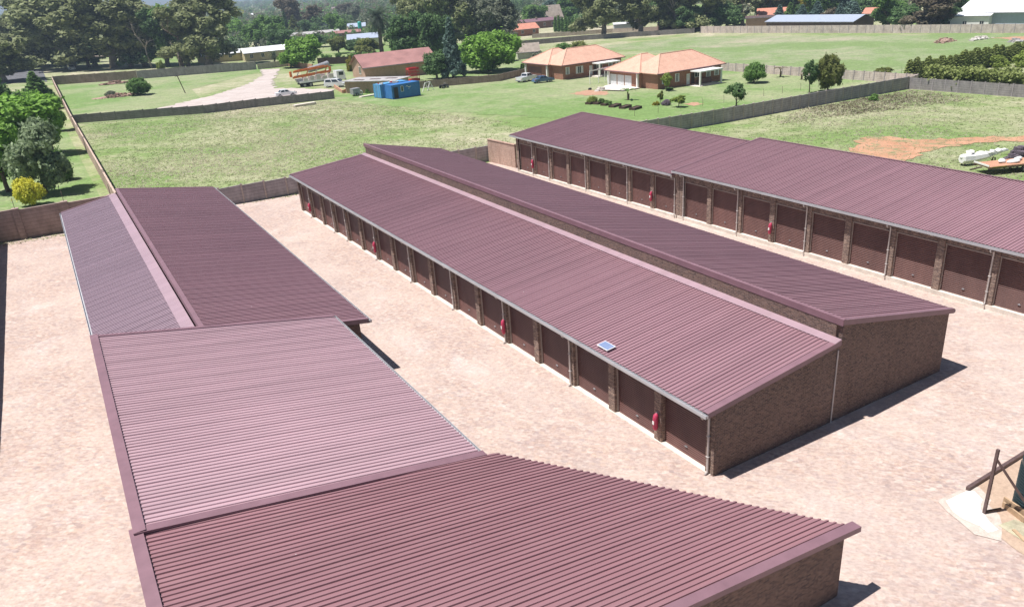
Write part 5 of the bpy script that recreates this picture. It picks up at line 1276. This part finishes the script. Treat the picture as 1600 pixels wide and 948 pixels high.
 ('bush', 940, 162, 153, 14, 'leaf_mid', 'green plants in the second raised bed', None, 'vegetable_plant', 'plant'),
 ('bush', 950, 164, 155, 16, 'leaf_mid', 'green plants in the third raised bed', None, 'vegetable_plant', 'plant'),
 ('bigbush', 1545, 104, 80, 52, 'leaf_lime', 'yellow-green round bush between the conifer row and the olive hedge', None, 'bush', 'bush'),
 ('bigbush', 1606, 104, 74, 54, 'leaf_lime', 'second yellow-green round bush at the right edge of the picture', None, 'bush', 'bush'),
]
for a in TREES: tree(*a)
# row of pointed conifers and the olive hedge on the right
a, b = at(1421, 128), at(1640, 86); n = 44
for k in range(n):
    p = a.lerp(b, k / (n - 1)) + Vector((rnd.uniform(-.3, .3), rnd.uniform(-.3, .3), 0)); p.z = T(p.x, p.y)
    dep = (p - CAM).dot(fw); tree('column', 0, rnd.uniform(3.0, 3.9), None, 2.0 * FPX / dep, 'leaf_hedge', 'pointed young conifer in the long row behind the olive hedge', 'young conifers in a row', pos=p)
for k in range(8):
    p = at(868 + 5.4 * k, 50); tree('column', 0, rnd.uniform(5.5, 7), None, 1.9 * FPX / (p - CAM).dot(fw), 'leaf_mid', 'slim green cypress in the short row below the thatched house', 'short row of cypresses', pos=p)
def hedge(label, p0, p1, h, w, leaf, per, mat, n):
    p0, p1 = Vector(p0), Vector(p1); o = (p0.x, p0.y, T(p0.x, p0.y)); r = thing('hedge', label, 'hedge', o); g = random.Random(int(p0.x * 7)); cl = []
    nr = Vector((-(p1 - p0).y, (p1 - p0).x)).normalized()
    for k in range(n):
        f = g.random(); q = p0.lerp(p1, f) + nr * g.uniform(-w / 2, w / 2); z = T(q.x, q.y) - o[2] + h * g.uniform(.12, .92) ** .7
        cl.append((q.x - o[0], q.y - o[1], z, g.uniform(.35, .75) * min(1, w / 2)))
    me = leaf_mesh('foliage', cl, leaf, per, mat, 3); place(me, 'foliage', r, (0, 0, 0))
    mb = MB(o)
    for k in range(12):
        q = p0.lerp(p1, (k + .5) / 12); z = T(q.x, q.y); mb.tube([(q.x, q.y, z - .3), (q.x + .1, q.y, z + h * .6)], .06, 5)
    mb.build('stems', 'bark', r); return r
hedge('thick olive hedge along the top of the stained grey wall on the right', (103.2, 56), (102.6, 14), 3.3, 4.2, .26, 60, 'leaf_hedge', 620)
hedge('dark clipped hedge in front of the timber fence behind the barn', (60, 224), (73, 214), 2.6, 1.6, .4, 30, 'leaf_mid', 80)

# dead trees, palm, banana plants
def dead_tree(px, py, topy, label, seed, mat='bark_pale'):
    p = at(px, py); h = hgt(p, topy); r = thing('dead_tree', label, 'tree', p); g = random.Random(seed)
    mb = MB(); lb = MB()
    def br(m_, a, d, L, rad, n):
        b = a + d * L * .5 + Vector((g.gauss(0, .05), g.gauss(0, .05), 0)) * L; c = b + (d + Vector((g.gauss(0, .2), g.gauss(0, .2), g.gauss(0, .1)))).normalized() * L * .5
        m_.tube([a, b, c], [rad, rad * .8, rad * .5], 6)
        if n:
            for k in range(g.choice((2, 3))): br(lb, b.lerp(c, g.uniform(.2, 1)), (d + Vector((g.gauss(0, .6), g.gauss(0, .6), g.gauss(.1, .3)))).normalized(), L * g.uniform(.45, .7), rad * .5, n - 1)
    br(mb, Vector((0, 0, -.3)), Vector((0, 0, 1)), h * .5, h * .022, 4)
    mb.build('trunk', mat, r, True); lb.build('branches', mat, r, True)
dead_tree(287, 106, -6, 'tall bare dead tree standing among the gums', 5, 'bark')
dead_tree(283, 107, 52, 'short whitish dead trunk with twisted limbs at the foot of the tall bare tree', 9)
dead_tree(238, 107, 34, 'pale dead branches hanging among the gums left of the bare tree', 12)
def palm(px, py, topy, wpx, label, fr=46):
    p = at(px, py); h = hgt(p, topy); dep = (p - CAM).dot(fw); R_ = wpx * dep / FPX / 2; r = thing('palm_tree', label, 'palm', p); g = random.Random(int(px))
    ht = h - R_ * .75; mb = MB(); mb.tube([(0, 0, -.4), (0, 0, ht * .3), (.15, 0, ht * .7), (.1, 0, ht)], [R_ * .14, R_ * .105, R_ * .10, R_ * .13], 10); mb.build('trunk', 'bark', r, True)
    mb = MB(); o = Vector((.1, 0, ht))
    for k in range(fr):
        a = k * 2.4; el = 1.35 - 2.1 * (k / fr) + g.uniform(-.1, .1); pts = []; q = o.copy(); e = el
        for s in range(8):
            pts.append(q.copy()); e -= .17; q = q + Vector((math.cos(a) * math.cos(e), math.sin(a) * math.cos(e), math.sin(e))) * R_ / 6.6
        side = Vector((-math.sin(a), math.cos(a), 0))
        for s in range(len(pts) - 1):
            b0, b1 = pts[s], pts[s + 1]; wd = R_ * .17 * (1 - abs(s - 2.5) / 6)
            for sg in (-1, 1):
                for u in (0, .5):
                    c = b0.lerp(b1, u); c2 = b0.lerp(b1, u + .34); tip = c2 + side * sg * wd * 1.6 + (b1 - b0) * .5 + Vector((0, 0, -wd * .5)); mb.add([c, c2, tip], [(0, 1, 2)])
    me = mb.mesh('crown', 'leaf_palm'); place(me, 'crown', r, (0, 0, 0)); return r
palm(597, 84, 4, 54, 'tall date palm standing above the barn roof')
palm(430, 104, 76, 22, 'small palm in front of the white-roofed cream house', 26)
def banana(px, py, topy, label, n=7, mat='leaf_mid'):
    p = at(px, py); h = hgt(p, topy); r = thing('banana_plant', label, 'plant', p); g = random.Random(int(px)); mb = MB()
    mb.tube([(0, 0, -.2), (0, 0, h * .55)], [.16, .1], 7); mb.tube([(.25, .1, -.2), (.35, .1, h * .4)], [.12, .08], 7); mb.build('stem', 'bark', r)
    mb = MB()
    for k in range(n):
        a = k * 2.4 + g.random(); q = Vector((0, 0, h * .5)); e = 1.25; side = Vector((-math.sin(a), math.cos(a), 0)); prev = None
        for s in range(6):
            wd = h * .09 * math.sin(math.pi * (s + .6) / 6.2)
            cur = (q - side * wd + Vector((0, 0, wd * .3)), q.copy(), q + side * wd + Vector((0, 0, wd * .3)))
            if prev: mb.add(list(prev) + list(cur), [(0, 1, 4, 3), (1, 2, 5, 4)])
            prev = cur; e -= .35; q = q + Vector((math.cos(a) * math.cos(e), math.sin(a) * math.cos(e), math.sin(e))) * h * .13
    mb.build('leaves', mat, r)
banana(981, 157, 132, 'banana plant on the lawn in front of the white terrace', 6)
banana(1219, 121, 99, 'banana plant against the pale wall on the far lawn', 7, 'leaf_brown')
banana(1252, 125, 112, 'ragged low banana plant at the pale wall left of the dark young tree', 5, 'leaf_brown')

# far woods in the valley, two masses: the nearer belt and the hazy hills
def woods(name, n, d0, d1, pw, leaf, per, seed):
    g = np.random.default_rng(seed); cl = []
    for k in range(n):
        az = g.uniform(-.32, 1.32); d = d0 + (d1 - d0) * g.random() ** pw
        if az < .02 and d < 400: continue
        if .02 <= az < .32 and d < 345: continue
        if .32 <= az < .85 and d < 350: continue
        if az >= .85 and d < 325: continue
        x, y = CAM.x + d * math.sin(az), CAM.y + d * math.cos(az); s = g.uniform(.75, 1.35) * (1 + max(0, d - 500) / 1800)
        h = g.uniform(3.5, 8.5) if d > 480 else g.uniform(2.0, 4.5)
        for j in range(2): cl.append((x + g.normal() * 1.8 * s, y + g.normal() * 1.8 * s, T(x, y) + h * (.4 + .35 * j), (3.4 if d > 480 else 2.4) * s * (1 - .2 * j)))
    me = leaf_mesh(name, cl, leaf, per, 'leaf_far', seed); o = bpy.data.objects.new(name, me); COL.objects.link(o); o['kind'] = 'stuff'
    for k in ('leaf_mid', 'leaf_grey', 'leaf_dark', 'leaf_brown'): me.materials.append(MATS[k])
    cc = np.empty(len(me.polygons) * 3); me.polygons.foreach_get('center', cc); cc = cc.reshape(-1, 3)
    me.polygons.foreach_set('material_index', ((np.floor(cc[:, 0] / 13) * 7 + np.floor(cc[:, 1] / 17) * 13) % 5).astype(np.int32))
woods('near_woodland', 3000, 330, 900, 1.1, 1.0, 40, 8)
woods('far_woodland', 5200, 850, 3400, 1.15, 2.2, 26, 9)

# long grass on the rough ground
def grass(name, poly, n, hmin, hmax, mat_a, mat_b, seed, soft=1.0, straw=1.1):
    g = np.random.default_rng(seed); xs = [p[0] for p in poly]; ys = [p[1] for p in poly]; B_ = []
    while len(B_) < n:
        x, y = g.uniform(min(xs), max(xs)), g.uniform(min(ys), max(ys))
        if not inside((x, y), poly): continue
        f = math.sin(x * .11 + 1.6 * math.sin(y * .09)) + math.sin(y * .16 + 1.4 * math.sin(x * .10 + 2)) + .6 * math.sin(x * .5 + y * .37 + 1.5 * math.sin(y * .31))
        if g.random() > 1 / (1 + math.exp(-(f + .3) * soft)): continue
        B_.append((x, y, T(x, y), f))
    A = np.array(B_); N = len(A); k = 3; A = np.repeat(A, k, 0); M = len(A); hk = np.repeat(g.uniform(.5, 1, N), k)
    A[:, :2] += g.normal(size=(M, 2)) * .16; h = g.uniform(hmin, hmax, M) * hk; a = g.uniform(0, 6.28, M); w = .05 + .07 * g.random(M)
    dx, dy = np.cos(a) * w, np.sin(a) * w; lx, ly = g.normal(size=(2, M)) * (.12 + 1.1 * h)
    V = np.stack([np.stack([A[:, 0] - dx, A[:, 1] - dy, A[:, 2] - .02], 1), np.stack([A[:, 0] + dx, A[:, 1] + dy, A[:, 2] - .02], 1), np.stack([A[:, 0] + lx, A[:, 1] + ly, A[:, 2] + h], 1)], 1).reshape(-1, 3)
    me = bpy.data.meshes.new(name); me.vertices.add(3 * M); me.vertices.foreach_set('co', V.ravel()); me.loops.add(3 * M); me.loops.foreach_set('vertex_index', np.arange(3 * M))
    me.polygons.add(M); me.polygons.foreach_set('loop_start', np.arange(M) * 3); me.update(calc_edges=True)
    me.materials.append(MATS[mat_a]); me.materials.append(MATS[mat_b]); me.polygons.foreach_set('material_index', (A[:, 3] + g.normal(size=M) * .9 > straw).astype(np.int32))
    o = bpy.data.objects.new(name, me); COL.objects.link(o); o['kind'] = 'stuff'
grass('long_grass', [(-13, 59.5), (24, 59.5), (43.5, 58.5), (36, 110), (30, 132), (-13, 138)], 20000, .05, .22, 'blade_green', 'blade_straw', 3, straw=.2)
grass('long_grass', [(34, -5), (60, 8), (99.5, 24), (99.5, 56.6), (44, 56.6), (34, 50)], 10000, .04, .18, 'blade_green', 'blade_straw', 4, straw=.5)
grass('weeds', [(62, 51), (97, 44), (99.5, 56.5), (74, 56.8)], 1500, .15, .45, 'blade_straw', 'leaf_brown', 5)
grass('weeds', [(-24.4, 57.2), (22, 57.4), (22, 58.0), (-24.4, 58.1)], 300, .05, .2, 'blade_green', 'blade_straw', 6)

# ------------------------------------------------------------------ the hazy air
mb = MB((0, 0, 0)); mb.box((-4300, -320, -40), (4600, 5300, 120)); t = NT('haze_air'); t.n.remove(t.b)
v = t.N('ShaderNodeVolumePrincipled'); v.inputs['Color'].default_value = (.62, .78, 1, 1); v.inputs['Density'].default_value = .00028; v.inputs['Anisotropy'].default_value = .2
t.L(v.outputs[0], t.n['Material Output'].inputs['Volume']); t.done('haze')
o = mb.build('haze', 'haze'); o['kind'] = 'stuff'
